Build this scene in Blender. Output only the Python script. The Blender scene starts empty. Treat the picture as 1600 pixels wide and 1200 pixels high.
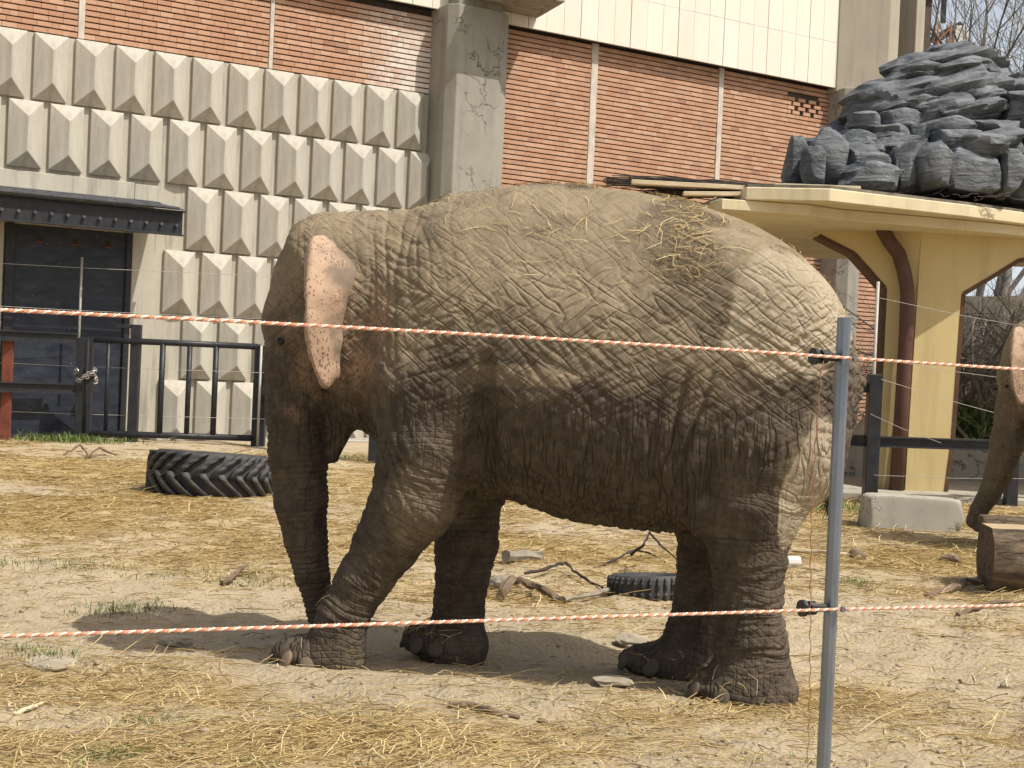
import bpy, bmesh, math, random
import numpy as np
from mathutils import Matrix, Vector
random.seed(7); rng = np.random.default_rng(11)
R_ = math.radians
scene = bpy.context.scene
col = scene.collection

# ------------------------------------------------------------------ camera, sky, sun
FPX = 2222.0; PHI = R_(2.5); PIT = math.atan(29 / FPX)
V3 = lambda *a: np.array(a, float)
cF = V3(0, math.cos(PIT), -math.sin(PIT)); cu = V3(0, math.sin(PIT), math.cos(PIT))
cR = V3(1, 0, 0) * math.cos(PHI) + cu * math.sin(PHI)
cU = -V3(1, 0, 0) * math.sin(PHI) + cu * math.cos(PHI)
CAM = V3(0, 0, 1.57)
cd = bpy.data.cameras.new('camera'); cam = bpy.data.objects.new('camera', cd); col.objects.link(cam)
cd.sensor_width = 36; cd.lens = 36 * FPX / 1600; cd.clip_start = 0.1; cd.clip_end = 2000
m = Matrix.Identity(4)
for i in range(3):
    m[i][0] = cR[i]; m[i][1] = cU[i]; m[i][2] = -cF[i]; m[i][3] = CAM[i]
cam.matrix_world = m; scene.camera = cam

SUN = V3(0.475, -0.283, 0.833); SUN /= np.linalg.norm(SUN)
world = bpy.data.worlds.new('World'); scene.world = world; world.use_nodes = True
wn_ = world.node_tree.nodes; wl_ = world.node_tree.links
bg = wn_['Background']; sky = wn_.new('ShaderNodeTexSky'); sky.sky_type = 'NISHITA'; sky.sun_disc = False
sky.sun_elevation = math.asin(SUN[2]); sky.sun_rotation = math.atan2(SUN[0], SUN[1])
sky.dust_density = 6.0; sky.air_density = 1.0; sky.ozone_density = 0.3
# pale spring haze that whitens the sky towards the horizon all round
tcw = wn_.new('ShaderNodeTexCoord'); sxz = wn_.new('ShaderNodeSeparateXYZ'); wl_.new(tcw.outputs['Generated'], sxz.inputs[0])
hzr = wn_.new('ShaderNodeMapRange'); hzr.inputs[1].default_value = 0.1; hzr.inputs[2].default_value = 0.55; hzr.inputs[3].default_value = 0.85; hzr.inputs[4].default_value = 0.0; wl_.new(sxz.outputs[2], hzr.inputs[0])
hmx = wn_.new('ShaderNodeMix'); hmx.data_type = 'RGBA'; wl_.new(hzr.outputs[0], hmx.inputs[0]); wl_.new(sky.outputs[0], hmx.inputs[6]); hmx.inputs[7].default_value = (6.6, 7.1, 7.7, 1)
wl_.new(hmx.outputs[2], bg.inputs[0]); bg.inputs[1].default_value = 0.115
sl = bpy.data.lights.new('sun', 'SUN'); sl.energy = 4.6; sl.angle = R_(0.5); sl.color = (1, 0.965, 0.895)
so = bpy.data.objects.new('sun', sl); col.objects.link(so); so.location = (20, -12, 35)
so.rotation_euler = Vector(-SUN).to_track_quat('-Z', 'Y').to_euler()
vs = scene.view_settings; vs.view_transform = 'Standard'; vs.look = 'None'; vs.gamma = 1; vs.exposure = 0.12
vs.use_curve_mapping = False

# ------------------------------------------------------------------ pixel helpers (photo 1600x1200)
def ray(x, y): return cF + cR * (x - 800) / FPX + cU * (600 - y) / FPX
def gpt(x, y, z=0.0):
    d = ray(x, y); return CAM + d * ((z - CAM[2]) / d[2])
def atY(x, y, Y):
    d = ray(x, y); return CAM + d * (Y / d[1])

# ------------------------------------------------------------------ numpy noise
_perm = rng.permutation(4096); _grad = rng.normal(size=(4096, 3)); _grad /= np.linalg.norm(_grad, axis=1)[:, None]
def _h(i, j, k): return _perm[(_perm[(_perm[i & 4095] + j) & 4095] + k) & 4095]
def perlin(p):
    p = np.asarray(p, float); f0 = np.floor(p); i = f0.astype(np.int64); f = p - f0
    w = f * f * f * (f * (f * 6 - 15) + 10); r = 0
    for a in (0, 1):
        wa = w[:, 0] if a else 1 - w[:, 0]
        for b in (0, 1):
            wb = w[:, 1] if b else 1 - w[:, 1]
            for c in (0, 1):
                wc = w[:, 2] if c else 1 - w[:, 2]
                g = _grad[_h(i[:, 0] + a, i[:, 1] + b, i[:, 2] + c)]
                r = r + wa * wb * wc * ((f[:, 0] - a) * g[:, 0] + (f[:, 1] - b) * g[:, 1] + (f[:, 2] - c) * g[:, 2])
    return r * 1.6
def fbm(p, o=4):
    r = 0; a = 1.0; p = np.asarray(p, float)
    for k in range(o):
        r = r + a * perlin(p * 2 ** k + 17.3 * k); a *= 0.5
    return r
def sstep(a, b, x):
    t = np.clip((x - a) / (b - a), 0, 1); return t * t * (3 - 2 * t)

# ------------------------------------------------------------------ object helpers
def link(name, me, mat=None, parent=None):
    o = bpy.data.objects.new(name, me); col.objects.link(o)
    if mat and me is not None and not me.materials: me.materials.append(mat)
    if parent: o.parent = parent
    return o
def tag(o, label=None, cat=None, group=None, kind=None):
    if label: o['label'] = label
    if cat: o['category'] = cat
    if group: o['group'] = group
    if kind: o['kind'] = kind
    return o
def empty(name, label=None, cat=None, group=None, loc=(0, 0, 0), rz=0.0):
    o = bpy.data.objects.new(name, None); col.objects.link(o); o.location = loc; o.rotation_euler = (0, 0, rz)
    o.empty_display_size = 0.1
    return tag(o, label, cat, group)
def npmesh(name, v, f, smooth=False):
    """v (n,3); f (m,k) int array or list of polygons"""
    me = bpy.data.meshes.new(name); v = np.asarray(v, np.float32)
    if isinstance(f, np.ndarray):
        k = f.shape[1]; me.vertices.add(len(v)); me.vertices.foreach_set('co', v.ravel())
        me.loops.add(f.size); me.loops.foreach_set('vertex_index', f.ravel().astype(np.int32))
        me.polygons.add(len(f)); me.polygons.foreach_set('loop_start', np.arange(0, f.size, k, dtype=np.int32))
        me.polygons.foreach_set('loop_total', np.full(len(f), k, np.int32)); me.update(calc_edges=True); me.validate()
        me.polygons.foreach_set('use_smooth', np.zeros(len(me.polygons), bool))
    else:
        me.from_pydata([tuple(map(float, a)) for a in v], [], f); me.update()
    if smooth: me.polygons.foreach_set('use_smooth', np.ones(len(me.polygons), bool))
    return me
def attr(me, name, vals):
    a = me.attributes.new(name, 'FLOAT', 'POINT'); a.data.foreach_set('value', np.asarray(vals, np.float32))
class MB:
    def __init__(s): s.v = []; s.f = []
    def add(s, v, f):
        n = len(s.v); s.v += [tuple(map(float, a)) for a in v]; s.f += [tuple(i + n for i in q) for q in f]; return s
    def hexa(s, p):   # 8 points: bottom 4 ccw, top 4 ccw
        return s.add(p, [(3, 2, 1, 0), (4, 5, 6, 7), (0, 1, 5, 4), (1, 2, 6, 5), (2, 3, 7, 6), (3, 0, 4, 7)])
    def box(s, x0, x1, y0, y1, z0, z1):
        return s.hexa([(x0, y0, z0), (x1, y0, z0), (x1, y1, z0), (x0, y1, z0), (x0, y0, z1), (x1, y0, z1), (x1, y1, z1), (x0, y1, z1)])
    def prism(s, poly, z0, z1):   # poly ccw in xy
        n = len(poly); v = [(x, y, z0) for x, y in poly] + [(x, y, z1) for x, y in poly]
        return s.add(v, [tuple(range(n - 1, -1, -1)), tuple(range(n, 2 * n))] + [(i, (i + 1) % n, n + (i + 1) % n, n + i) for i in range(n)])
    def tube(s, pts, rad, sides=6, cap=True):
        pts = [np.asarray(p, float) for p in pts]; n = len(pts)
        rad = [rad] * n if np.isscalar(rad) else rad
        base = len(s.v); up = None
        for i, p in enumerate(pts):
            t = pts[min(i + 1, n - 1)] - pts[max(i - 1, 0)]; t = t / (np.linalg.norm(t) + 1e-9)
            if up is None:
                a = V3(0, 0, 1) if abs(t[2]) < 0.9 else V3(1, 0, 0)
                up = np.cross(t, a); up /= np.linalg.norm(up)
            up = up - t * (up @ t); up /= np.linalg.norm(up) + 1e-9; b = np.cross(t, up)
            for k in range(sides):
                an = 2 * math.pi * k / sides
                s.v.append(tuple(p + rad[i] * (math.cos(an) * up + math.sin(an) * b)))
        for i in range(n - 1):
            for k in range(sides):
                a0 = base + i * sides + k; a1 = base + i * sides + (k + 1) % sides
                s.f.append((a0, a1, a1 + sides, a0 + sides))
        if cap:
            s.f.append(tuple(base + k for k in range(sides - 1, -1, -1)))
            s.f.append(tuple(base + (n - 1) * sides + k for k in range(sides)))
        return s
    def mesh(s, name, smooth=False, bevel=0.0, seg=1):
        me = bpy.data.meshes.new(name); me.from_pydata(s.v, [], s.f); me.update()
        if bevel:
            bm = bmesh.new(); bm.from_mesh(me)
            es = [e for e in bm.edges if len(e.link_faces) == 2 and e.calc_face_angle(0) > 0.3]
            bmesh.ops.bevel(bm, geom=es, offset=bevel, segments=seg, affect='EDGES', profile=0.5, clamp_overlap=True)
            bm.to_mesh(me); bm.free()
        if smooth: me.polygons.foreach_set('use_smooth', np.ones(len(me.polygons), bool))
        return me
    def build(s, name, mat, parent=None, smooth=False, bevel=0.0, seg=1):
        return link(name, s.mesh(name, smooth, bevel, seg), mat, parent)

# ------------------------------------------------------------------ material helpers
class NT:
    def __init__(s, name):
        s.m = bpy.data.materials.new(name); s.m.use_nodes = True; s.t = s.m.node_tree; s.n = s.t.nodes; s.l = s.t.links
        s.b = s.n['Principled BSDF']; s.b.inputs['Specular IOR Level'].default_value = 0.3
        s.tc = s.n.new('ShaderNodeTexCoord')
    def set(s, sock, v):
        if hasattr(v, 'is_linked') or hasattr(v, 'links'): s.l.new(v, sock)
        elif v is not None: sock.default_value = v
    def map(s, scale=(1, 1, 1), rot=(0, 0, 0), src='Object', loc=(0, 0, 0)):
        n = s.n.new('ShaderNodeMapping'); s.l.new(s.tc.outputs[src], n.inputs[0])
        n.inputs['Scale'].default_value = scale; n.inputs['Rotation'].default_value = rot; n.inputs['Location'].default_value = loc
        return n.outputs[0]
    def noise(s, scale, detail=4, rough=0.55, vec=None, dist=0.0, out=0):
        n = s.n.new('ShaderNodeTexNoise'); n.inputs['Scale'].default_value = scale; n.inputs['Detail'].default_value = detail
        n.inputs['Roughness'].default_value = rough; n.inputs['Distortion'].default_value = dist
        s.l.new(vec if vec is not None else s.tc.outputs['Object'], n.inputs['Vector']); return n.outputs[out]
    def voro(s, scale, feature='F1', vec=None, out='Distance', rnd=1.0):
        n = s.n.new('ShaderNodeTexVoronoi'); n.feature = feature; n.inputs['Scale'].default_value = scale; n.inputs['Randomness'].default_value = rnd
        s.l.new(vec if vec is not None else s.tc.outputs['Object'], n.inputs['Vector']); return n.outputs[out]
    def ramp(s, fac, stops):
        n = s.n.new('ShaderNodeValToRGB'); e = n.color_ramp.elements
        while len(e) < len(stops): e.new(0.5)
        for q, (p, c) in zip(e, stops):
            q.position = p; q.color = (c, c, c, 1) if np.isscalar(c) else (*c, 1)
        s.l.new(fac, n.inputs[0]); return n.outputs[0]
    def mix(s, fac, a, b, mode='MIX'):
        n = s.n.new('ShaderNodeMix'); n.data_type = 'RGBA'; n.blend_type = mode
        s.set(n.inputs[0], fac)
        for sk, v in ((n.inputs[6], a), (n.inputs[7], b)):
            if isinstance(v, tuple): sk.default_value = (*v, 1)
            else: s.set(sk, v)
        return n.outputs[2]
    def math(s, op, a, b=0.0, clamp=False):
        n = s.n.new('ShaderNodeMath'); n.operation = op; n.use_clamp = clamp
        s.set(n.inputs[0], a); s.set(n.inputs[1], b); return n.outputs[0]
    def attr(s, name, out='Fac', typ='GEOMETRY'):
        n = s.n.new('ShaderNodeAttribute'); n.attribute_name = name; n.attribute_type = typ; return n.outputs[out]
    def rand(s):
        n = s.n.new('ShaderNodeObjectInfo'); return n.outputs['Random']
    def bump(s, h, strength=0.5, dist=0.01, prev=None):
        n = s.n.new('ShaderNodeBump'); n.inputs['Strength'].default_value = strength; n.inputs['Distance'].default_value = dist
        s.l.new(h, n.inputs['Height'])
        if prev is not None: s.l.new(prev, n.inputs['Normal'])
        return n.outputs[0]
    def done(s, color, rough=0.8, normal=None, metal=None):
        if isinstance(color, tuple): s.b.inputs['Base Color'].default_value = (*color, 1)
        else: s.l.new(color, s.b.inputs['Base Color'])
        s.set(s.b.inputs['Roughness'], rough)
        if normal is not None: s.l.new(normal, s.b.inputs['Normal'])
        if metal is not None: s.b.inputs['Metallic'].default_value = metal
        return s.m
M = {}
def simple(key, c1, c2, scale=6, rough=0.8, bs=40, bd=0.004, metal=None, stretch=(1, 1, 1), src='Object', bstr=0.5):
    t = NT(key); v = t.map(stretch, src=src)
    f = t.ramp(t.noise(scale, 6, 0.6, v), [(0.35, 0.0), (0.68, 1.0)])
    M[key] = t.done(t.mix(f, c1, c2), rough, t.bump(t.noise(bs, 5, 0.6, v), bstr, bd), metal)
    return M[key]
def concrete(key, c1, c2, stain, streak=0.5, crack=False):
    t = NT(key)
    base = t.mix(t.ramp(t.noise(1.4, 8, 0.65), [(0.3, 0.0), (0.7, 1.0)]), c1, c2)
    base = t.mix(t.math('MULTIPLY', t.rand(), 0.35), base, tuple(x * 0.78 for x in c1))
    st = t.ramp(t.noise(1.0, 6, 0.7, t.map((5, 5, 0.5))), [(0.5, 0.0), (0.72, 1.0)])
    base = t.mix(t.math('MULTIPLY', st, streak), base, stain)
    pits = t.ramp(t.voro(38, vec=t.map((1, 1, 1), loc=(3, 1, 2))), [(0.0, 0.0), (0.10, 1.0)])
    spk = t.ramp(t.noise(9, 4, 0.7), [(0.66, 0.0), (0.75, 1.0)])
    base = t.mix(t.math('MULTIPLY', spk, 0.35), base, stain)
    h = t.math('ADD', t.math('MULTIPLY', t.noise(55, 6, 0.65), 0.6), t.math('MULTIPLY', pits, 0.4))
    nrm = t.bump(h, 0.5, 0.006)
    if crack:
        vv = t.n.new('ShaderNodeVectorMath'); vv.operation = 'ADD'
        t.l.new(t.tc.outputs['Object'], vv.inputs[0]); t.l.new(t.noise(2.5, 5, 0.6, out=1), vv.inputs[1])
        cr = t.ramp(t.voro(1.7, 'DISTANCE_TO_EDGE', vv.outputs[0]), [(0.0, 1.0), (0.025, 0.0)])
        cm = t.ramp(t.noise(0.9, 3, 0.5, t.map(loc=(5, 2, 7))), [(0.46, 0.0), (0.54, 1.0)])
        cm = t.math('MULTIPLY', cr, cm)
        base = t.mix(t.math('MULTIPLY', cm, 0.8), base, (0.06, 0.055, 0.045))
        nrm = t.bump(t.math('SUBTRACT', 1.0, cm), 0.8, 0.02, nrm)
    M[key] = t.done(base, 0.88, nrm); return M[key]
concrete('panel', (0.475, 0.445, 0.375), (0.40, 0.375, 0.315), (0.22, 0.205, 0.17), 0.6)
concrete('plain', (0.46, 0.43, 0.35), (0.37, 0.345, 0.28), (0.15, 0.14, 0.115), 0.75)
concrete('pillar', (0.33, 0.31, 0.255), (0.24, 0.225, 0.185), (0.12, 0.115, 0.1), 0.5, True)
concrete('block', (0.40, 0.37, 0.30), (0.29, 0.27, 0.22), (0.16, 0.15, 0.12), 0.4, True)
concrete('capstone', (0.40, 0.36, 0.28), (0.33, 0.30, 0.24), (0.2, 0.18, 0.15), 0.4)
simple('mortar', (0.055, 0.042, 0.034), (0.085, 0.065, 0.05), 5, 0.95)
simple('strip', (0.55, 0.50, 0.42), (0.40, 0.36, 0.30), 4, 0.9, stretch=(4, 4, 1))
def brick_mat(key, per_object):
    t = NT(key)
    r = t.rand() if per_object else t.attr('tone')
    c = t.ramp(r, [(0.0, (0.385, 0.21, 0.13)), (0.35, (0.42, 0.245, 0.155)), (0.75, (0.45, 0.275, 0.18)), (0.95, (0.48, 0.31, 0.21)), (1.0, (0.29, 0.16, 0.11))])
    c = t.mix(t.math('MULTIPLY', t.ramp(t.noise(7, 5, 0.7), [(0.45, 0.0), (0.75, 1.0)]), 0.45), c, (0.36, 0.19, 0.115))
    eff = t.attr('efflorescence', typ='OBJECT') if per_object else t.attr('efflorescence')
    blot = t.ramp(t.noise(5.5, 4, 0.6, t.map((1, 1, 1), src='Generated', loc=(9, 1, 4)) if not per_object else None), [(0.34, 0.0), (0.52, 1.0)])
    c = t.mix(t.math('MULTIPLY', eff, blot), c, (0.62, 0.55, 0.48))
    M[key] = t.done(c, 0.9, t.bump(t.noise(70, 4, 0.7), 0.5, 0.004)); return M[key]
brick_mat('brick', True); brick_mat('brick_field', False)
# cream cladding
t = NT('cladding'); c = t.mix(t.math('MULTIPLY', t.rand(), 0.6), (0.69, 0.645, 0.555), (0.63, 0.58, 0.485))
c = t.mix(t.math('MULTIPLY', t.ramp(t.noise(1.1, 5, 0.6, t.map((2, 2, 0.35))), [(0.45, 0.0), (0.75, 1.0)]), 0.35), c, (0.58, 0.50, 0.37))
M['cladding'] = t.done(c, 0.55, t.bump(t.noise(18, 3), 0.1, 0.003))
simple('blacksteel', (0.016, 0.017, 0.020), (0.03, 0.031, 0.034), 8, 0.45, 60, 0.002)
simple('door', (0.018, 0.022, 0.032), (0.034, 0.039, 0.052), 3, 0.42, 20, 0.003, stretch=(1, 1, 3))
# door with chips
t = NT('door_chipped'); c = t.mix(t.ramp(t.noise(2.5, 6, 0.65, t.map((1, 1, 3))), [(0.4, 0.0), (0.7, 1.0)]), (0.016, 0.02, 0.03), (0.04, 0.046, 0.06))
c = t.mix(t.ramp(t.voro(6.5, out='Distance'), [(0.0, 1.0), (0.07, 0.0)]), c, (0.35, 0.34, 0.32))
M['door_chipped'] = t.done(c, 0.42, t.bump(t.noise(16, 3), 0.25, 0.004))
simple('awning', (0.045, 0.048, 0.055), (0.085, 0.088, 0.095), 5, 0.55)
simple('rust', (0.20, 0.06, 0.035), (0.12, 0.04, 0.03), 6, 0.9)
simple('galv', (0.17, 0.20, 0.24), (0.27, 0.30, 0.34), 14, 0.38, 40, 0.001, 0.75, (1, 1, 0.3))
simple('wire', (0.42, 0.40, 0.36), (0.34, 0.32, 0.29), 8, 0.5)
simple('copperwire', (0.24, 0.10, 0.06), (0.30, 0.15, 0.1), 30, 0.6)
simple('orange', (0.58, 0.19, 0.09), (0.50, 0.22, 0.13), 40, 0.55); simple('orange_pale', (0.62, 0.33, 0.22), (0.55, 0.30, 0.2), 40, 0.55)
simple('white', (0.78, 0.70, 0.60), (0.66, 0.58, 0.5), 40, 0.55)
simple('blackplastic', (0.015, 0.014, 0.014), (0.03, 0.028, 0.027), 20, 0.4)
simple('chain', (0.42, 0.40, 0.37), (0.25, 0.22, 0.19), 30, 0.5, metal=0.5)
def wallpaint(key, c1, c2, dirt):
    t = NT(key); c = t.mix(t.ramp(t.noise(0.9, 6, 0.6), [(0.35, 0.0), (0.7, 1.0)]), c1, c2)
    c = t.mix(t.math('MULTIPLY', t.ramp(t.noise(1.0, 6, 0.65, t.map((4, 4, 0.4))), [(0.5, 0.0), (0.75, 1.0)]), 0.5), c, dirt)
    M[key] = t.done(c, 0.75, t.bump(t.noise(30, 4), 0.25, 0.004))
wallpaint('yellow', (0.53, 0.425, 0.21), (0.47, 0.37, 0.175), (0.30, 0.225, 0.11))
wallpaint('canopy', (0.60, 0.52, 0.34), (0.50, 0.43, 0.28), (0.32, 0.26, 0.17))
simple('brownpipe', (0.075, 0.035, 0.024), (0.10, 0.05, 0.035), 4, 0.5)
simple('browntrim', (0.10, 0.055, 0.028), (0.075, 0.04, 0.022), 5, 0.7)
simple('roofing', (0.10, 0.09, 0.075), (0.22, 0.19, 0.14), 5, 0.9)
simple('plank', (0.60, 0.51, 0.35), (0.42, 0.33, 0.2), 3, 0.85, stretch=(1, 8, 8))
simple('darktwig', (0.028, 0.022, 0.02), (0.055, 0.042, 0.034), 10, 0.9)
simple('stick', (0.11, 0.078, 0.05), (0.19, 0.14, 0.09), 12, 0.9)
simple('greywood', (0.26, 0.23, 0.18), (0.17, 0.145, 0.11), 8, 0.9)
simple('bark', (0.15, 0.135, 0.115), (0.23, 0.21, 0.18), 4, 0.9)
simple('bark_dark', (0.07, 0.06, 0.05), (0.12, 0.105, 0.085), 4, 0.9)
simple('leaf', (0.07, 0.13, 0.025), (0.10, 0.17, 0.035), 10, 0.6)
simple('litter', (0.10, 0.08, 0.055), (0.055, 0.045, 0.035), 3, 0.95, 12, 0.05)
simple('crane', (0.55, 0.22, 0.07), (0.42, 0.16, 0.06), 3, 0.6)
simple('stone', (0.39, 0.335, 0.245), (0.25, 0.215, 0.16), 5, 0.92, 30, 0.02)
simple('nail', (0.24, 0.18, 0.118), (0.13, 0.098, 0.068), 16, 0.75, 40, 0.004)
simple('nail_dark', (0.12, 0.092, 0.064), (0.075, 0.058, 0.042), 16, 0.8, 40, 0.004)
simple('eye', (0.012, 0.008, 0.006), (0.02, 0.012, 0.008), 4, 0.15)
simple('hair', (0.03, 0.024, 0.02), (0.05, 0.04, 0.03), 4, 0.8)
simple('cutwood', (0.46, 0.35, 0.21), (0.33, 0.25, 0.155), 3, 0.85, 40, 0.01, stretch=(1, 7, 7))
simple('snowpipe', (0.60, 0.58, 0.54), (0.45, 0.43, 0.39), 7, 0.6)
# rubber
t = NT('rubber'); c = t.mix(t.ramp(t.noise(5, 6, 0.65), [(0.4, 0.0), (0.72, 1.0)]), (0.030, 0.031, 0.034), (0.085, 0.08, 0.072))
M['rubber'] = t.done(c, 0.7, t.bump(t.noise(30, 4), 0.4, 0.006))
# log bark
t = NT('logbark'); v = t.map((1.2, 5, 5))
hh = t.noise(4.5, 7, 0.7, v, 0.8)
M['logbark'] = t.done(t.mix(t.ramp(hh, [(0.35, 0.0), (0.65, 1.0)]), (0.055, 0.04, 0.027), (0.22, 0.165, 0.11)), 0.9, t.bump(hh, 1.0, 0.05))
# faux rock
t = NT('fauxrock'); v = t.map((1, 1, 3.2), (0.25, 0.2, 0))
hh = t.noise(2.2, 8, 0.65, v, 0.7)
c = t.mix(t.ramp(hh, [(0.36, 0.0), (0.62, 1.0)]), (0.045, 0.052, 0.060), (0.19, 0.202, 0.21))
c = t.mix(t.math('MULTIPLY', t.rand(), 0.4), c, (0.115, 0.125, 0.13))
M['fauxrock'] = t.done(c, 0.7, t.bump(hh, 1.0, 0.08, t.bump(t.noise(16, 6, .7), 0.7, 0.03)))
# ground
t = NT('ground'); hay = t.attr('hay')
sand = t.mix(t.ramp(t.noise(0.8, 6, 0.6), [(0.3, 0.0), (0.7, 1.0)]), (0.45, 0.37, 0.25), (0.37, 0.30, 0.20))
sand = t.mix(t.ramp(t.noise(14, 6, 0.7), [(0.52, 0.0), (0.72, 0.6)]), sand, (0.30, 0.24, 0.155))
hayc = t.mix(t.ramp(t.noise(9, 6, 0.7), [(0.3, 0.0), (0.7, 1.0)]), (0.44, 0.335, 0.165), (0.35, 0.26, 0.125))
c = t.mix(hay, sand, hayc)
dk = t.ramp(t.noise(38, 4, 0.75, t.map((1, 2.2, 1))), [(0.60, 0.0), (0.68, 1.0)])
c = t.mix(t.math('MULTIPLY', dk, 0.7), c, (0.14, 0.105, 0.065))
h1 = t.noise(26, 7, 0.7); h2 = t.voro(34)
nrm = t.bump(t.math('ADD', t.math('MULTIPLY', h1, 0.8), t.math('MULTIPLY', h2, 0.35)), 0.9, 0.035)
M['ground'] = t.done(c, 0.95, nrm); t.b.inputs['Specular IOR Level'].default_value = 0.1
t = NT('straw'); c = t.ramp(t.attr('tone'), [(0.0, (0.19, 0.13, 0.06)), (0.25, (0.40, 0.29, 0.125)), (0.65, (0.56, 0.43, 0.20)), (1.0, (0.68, 0.56, 0.32))])
M['straw'] = t.done(c, 0.65)
t = NT('grass'); c = t.ramp(t.attr('tone'), [(0.0, (0.055, 0.09, 0.02)), (0.6, (0.10, 0.15, 0.03)), (1.0, (0.26, 0.25, 0.09))])
M['grass'] = t.done(c, 0.6)

# ------------------------------------------------------------------ ground
ELO = V3(0.04, 7.35, 0); FW = V3(-2.18, 0.40, 0); FW /= np.linalg.norm(FW); NL = V3(FW[1] * -1, FW[0], 0)
if NL[1] > 0: NL = -NL
FEET = [gpt(500, 1032), gpt(705, 1036), gpt(1165, 1092), gpt(1050, 1064)]
def gz(x, y):
    x = np.asarray(x, float); y = np.asarray(y, float); sh = x.shape; p = np.stack([x.ravel(), y.ravel(), np.zeros(x.size)], 1)
    z = 0.05 * perlin(p * 0.45) + 0.028 * perlin(p * 1.3 + 5) + 0.030 * perlin(p * 3.0 + 9) + 0.018 * perlin(p * 6.5 + 2) + 0.007 * perlin(p * 15 + 4)
    px, py = p[:, 0], p[:, 1]
    flat = 0 * px
    for F_ in FEET: flat = np.maximum(flat, np.exp(-((px - F_[0]) ** 2 + (py - F_[1]) ** 2) / 0.16))
    z = z * (1 - 0.85 * flat)
    # trodden hollow behind and beside the feet, mound at the near rim
    z -= 0.05 * np.exp(-((px + 0.1) / 0.9) ** 2 - ((py - 7.75) / 0.35) ** 2)
    z -= 0.05 * np.exp(-((px + 1.8) / 0.8) ** 2 - ((py - 8.1) / 0.4) ** 2)
    z += 0.035 * np.exp(-((px - 0.3) / 1.0) ** 2 - ((py - 6.75) / 0.25) ** 2)
    z += 0.045 * np.exp(-((px + 1.3) / 0.9) ** 2 - ((py - 7.05) / 0.15) ** 2)
    far = sstep(13, 16, py) ; z = z * (1 - 0.6 * far)
    out = sstep(14, 30, np.hypot(px, py - 8)); z = z * (1 - out)
    return z.reshape(sh)
def haymask(x, y):
    p = np.stack([x, y, 0 * x], 1)
    n = fbm(p * np.array([0.35, 0.55, 1]) + 31, 3)
    base = 0.12 + 1.15 * n
    base += 0.55 * sstep(9.0, 12, y) * (1 - sstep(21, 24, y))
    base -= 0.75 * np.exp(-((x - 0.1) / 1.9) ** 2 - ((y - 7.5) / 0.75) ** 2)
    base += 0.5 * np.exp(-((y - 5.4) / 0.45) ** 2)
    base -= 0.45 * np.exp(-((x - 3.0) / 1.2) ** 2 - ((y - 8.5) / 2.2) ** 2)
    base -= 0.3 * sstep(19, 23, y)
    return np.clip(base, 0, 1)
def axis(lo, hi, d0, d1, g, far):
    a = list(np.arange(lo, hi, d0)); s = d0; x = a[-1]
    while x < far: s = min(s * g, 60) ; x += s; a.append(x)
    s = d0; x = lo; b = []
    while x > d1: s = min(s * g, 60); x -= s; b.append(x)
    return np.array(b[::-1] + a)
gx = axis(-4.2, 5.0, 0.04, -400, 1.07, 400); gy = axis(4.6, 12.5, 0.04, -200, 1.045, 500)
XX, YY = np.meshgrid(gx, gy); nx, ny = len(gx), len(gy)
vv = np.stack([XX.ravel(), YY.ravel(), gz(XX, YY).ravel()], 1)
ii = (np.arange(ny - 1)[:, None] * nx + np.arange(nx - 1)[None]).ravel()
gme = npmesh('ground', vv, np.stack([ii, ii + 1, ii + nx + 1, ii + nx], 1), True)
attr(gme, 'hay', haymask(vv[:, 0], vv[:, 1]))
tag(link('ground', gme, M['ground']), kind='structure')
def G(x, y): return float(gz(np.array([x]), np.array([y]))[0])
def gp(px, py):     # pixel -> point on the real ground
    p = gpt(px, py)
    for _ in range(3): p = gpt(px, py, G(p[0], p[1]))
    return p

def straw_mesh(name, P, ang, L, r, lift, tone, tilt=None, nrm=None):
    n = len(P); d = np.stack([np.cos(ang), np.sin(ang), np.zeros(n)], 1)
    up = np.tile(V3(0, 0, 1), (n, 1)) if nrm is None else nrm
    d = d - up * (d * up).sum(1)[:, None]; d /= np.linalg.norm(d, axis=1)[:, None] + 1e-9
    s = np.cross(up, d); bend = rng.normal(0, 0.12, n) * L
    tl = np.zeros(n) if tilt is None else tilt
    pts = []
    for k, f in enumerate((-0.5, 0.05, 0.5)):
        q = P + d * (L * f)[:, None] + s * (bend * (1 - 4 * f * f))[:, None] + up * (lift + (f + 0.5) * L * tl + (0.006 if k == 1 else 0))[:, None]
        pts.append(q)
    V = np.zeros((n, 9, 3))
    for k in range(3):
        for a in range(3):
            an = a * 2.0944 + 0.5
            V[:, k * 3 + a] = pts[k] + (s * math.cos(an) + up * math.sin(an)) * (r * (1.0 if k < 2 else 0.7))[:, None]
    Fq = []
    for k in range(2):
        for a in range(3): Fq.append((k * 3 + a, k * 3 + (a + 1) % 3, k * 3 + 3 + (a + 1) % 3, k * 3 + 3 + a))
    Fq = (np.arange(n) * 9)[:, None, None] + np.array(Fq)[None]
    me = npmesh(name, V.reshape(-1, 3), Fq.reshape(-1, 4)); attr(me, 'tone', np.repeat(tone, 9)); return me
def scatter(n, y0, y1, dens_pow):
    y = y0 + (y1 - y0) * rng.random(n); x = (rng.random(n) - 0.5) * 0.86 * y
    keep = rng.random(n) < (0.10 + 0.90 * haymask(x, y) ** dens_pow) * (y / y1) ** 0.0
    return x[keep], y[keep]
xs, ys = [], []
for (n, a, b, pw) in ((17000, 5.1, 7.2, 1.4), (15000, 7.2, 10, 1.4), (26000, 10, 17, 1.0), (11000, 17, 24, 1.0)):
    x, y = scatter(n, a, b, pw); xs.append(x); ys.append(y)
x = np.concatenate(xs); y = np.concatenate(ys)
ok = np.ones(len(x), bool)
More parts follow.
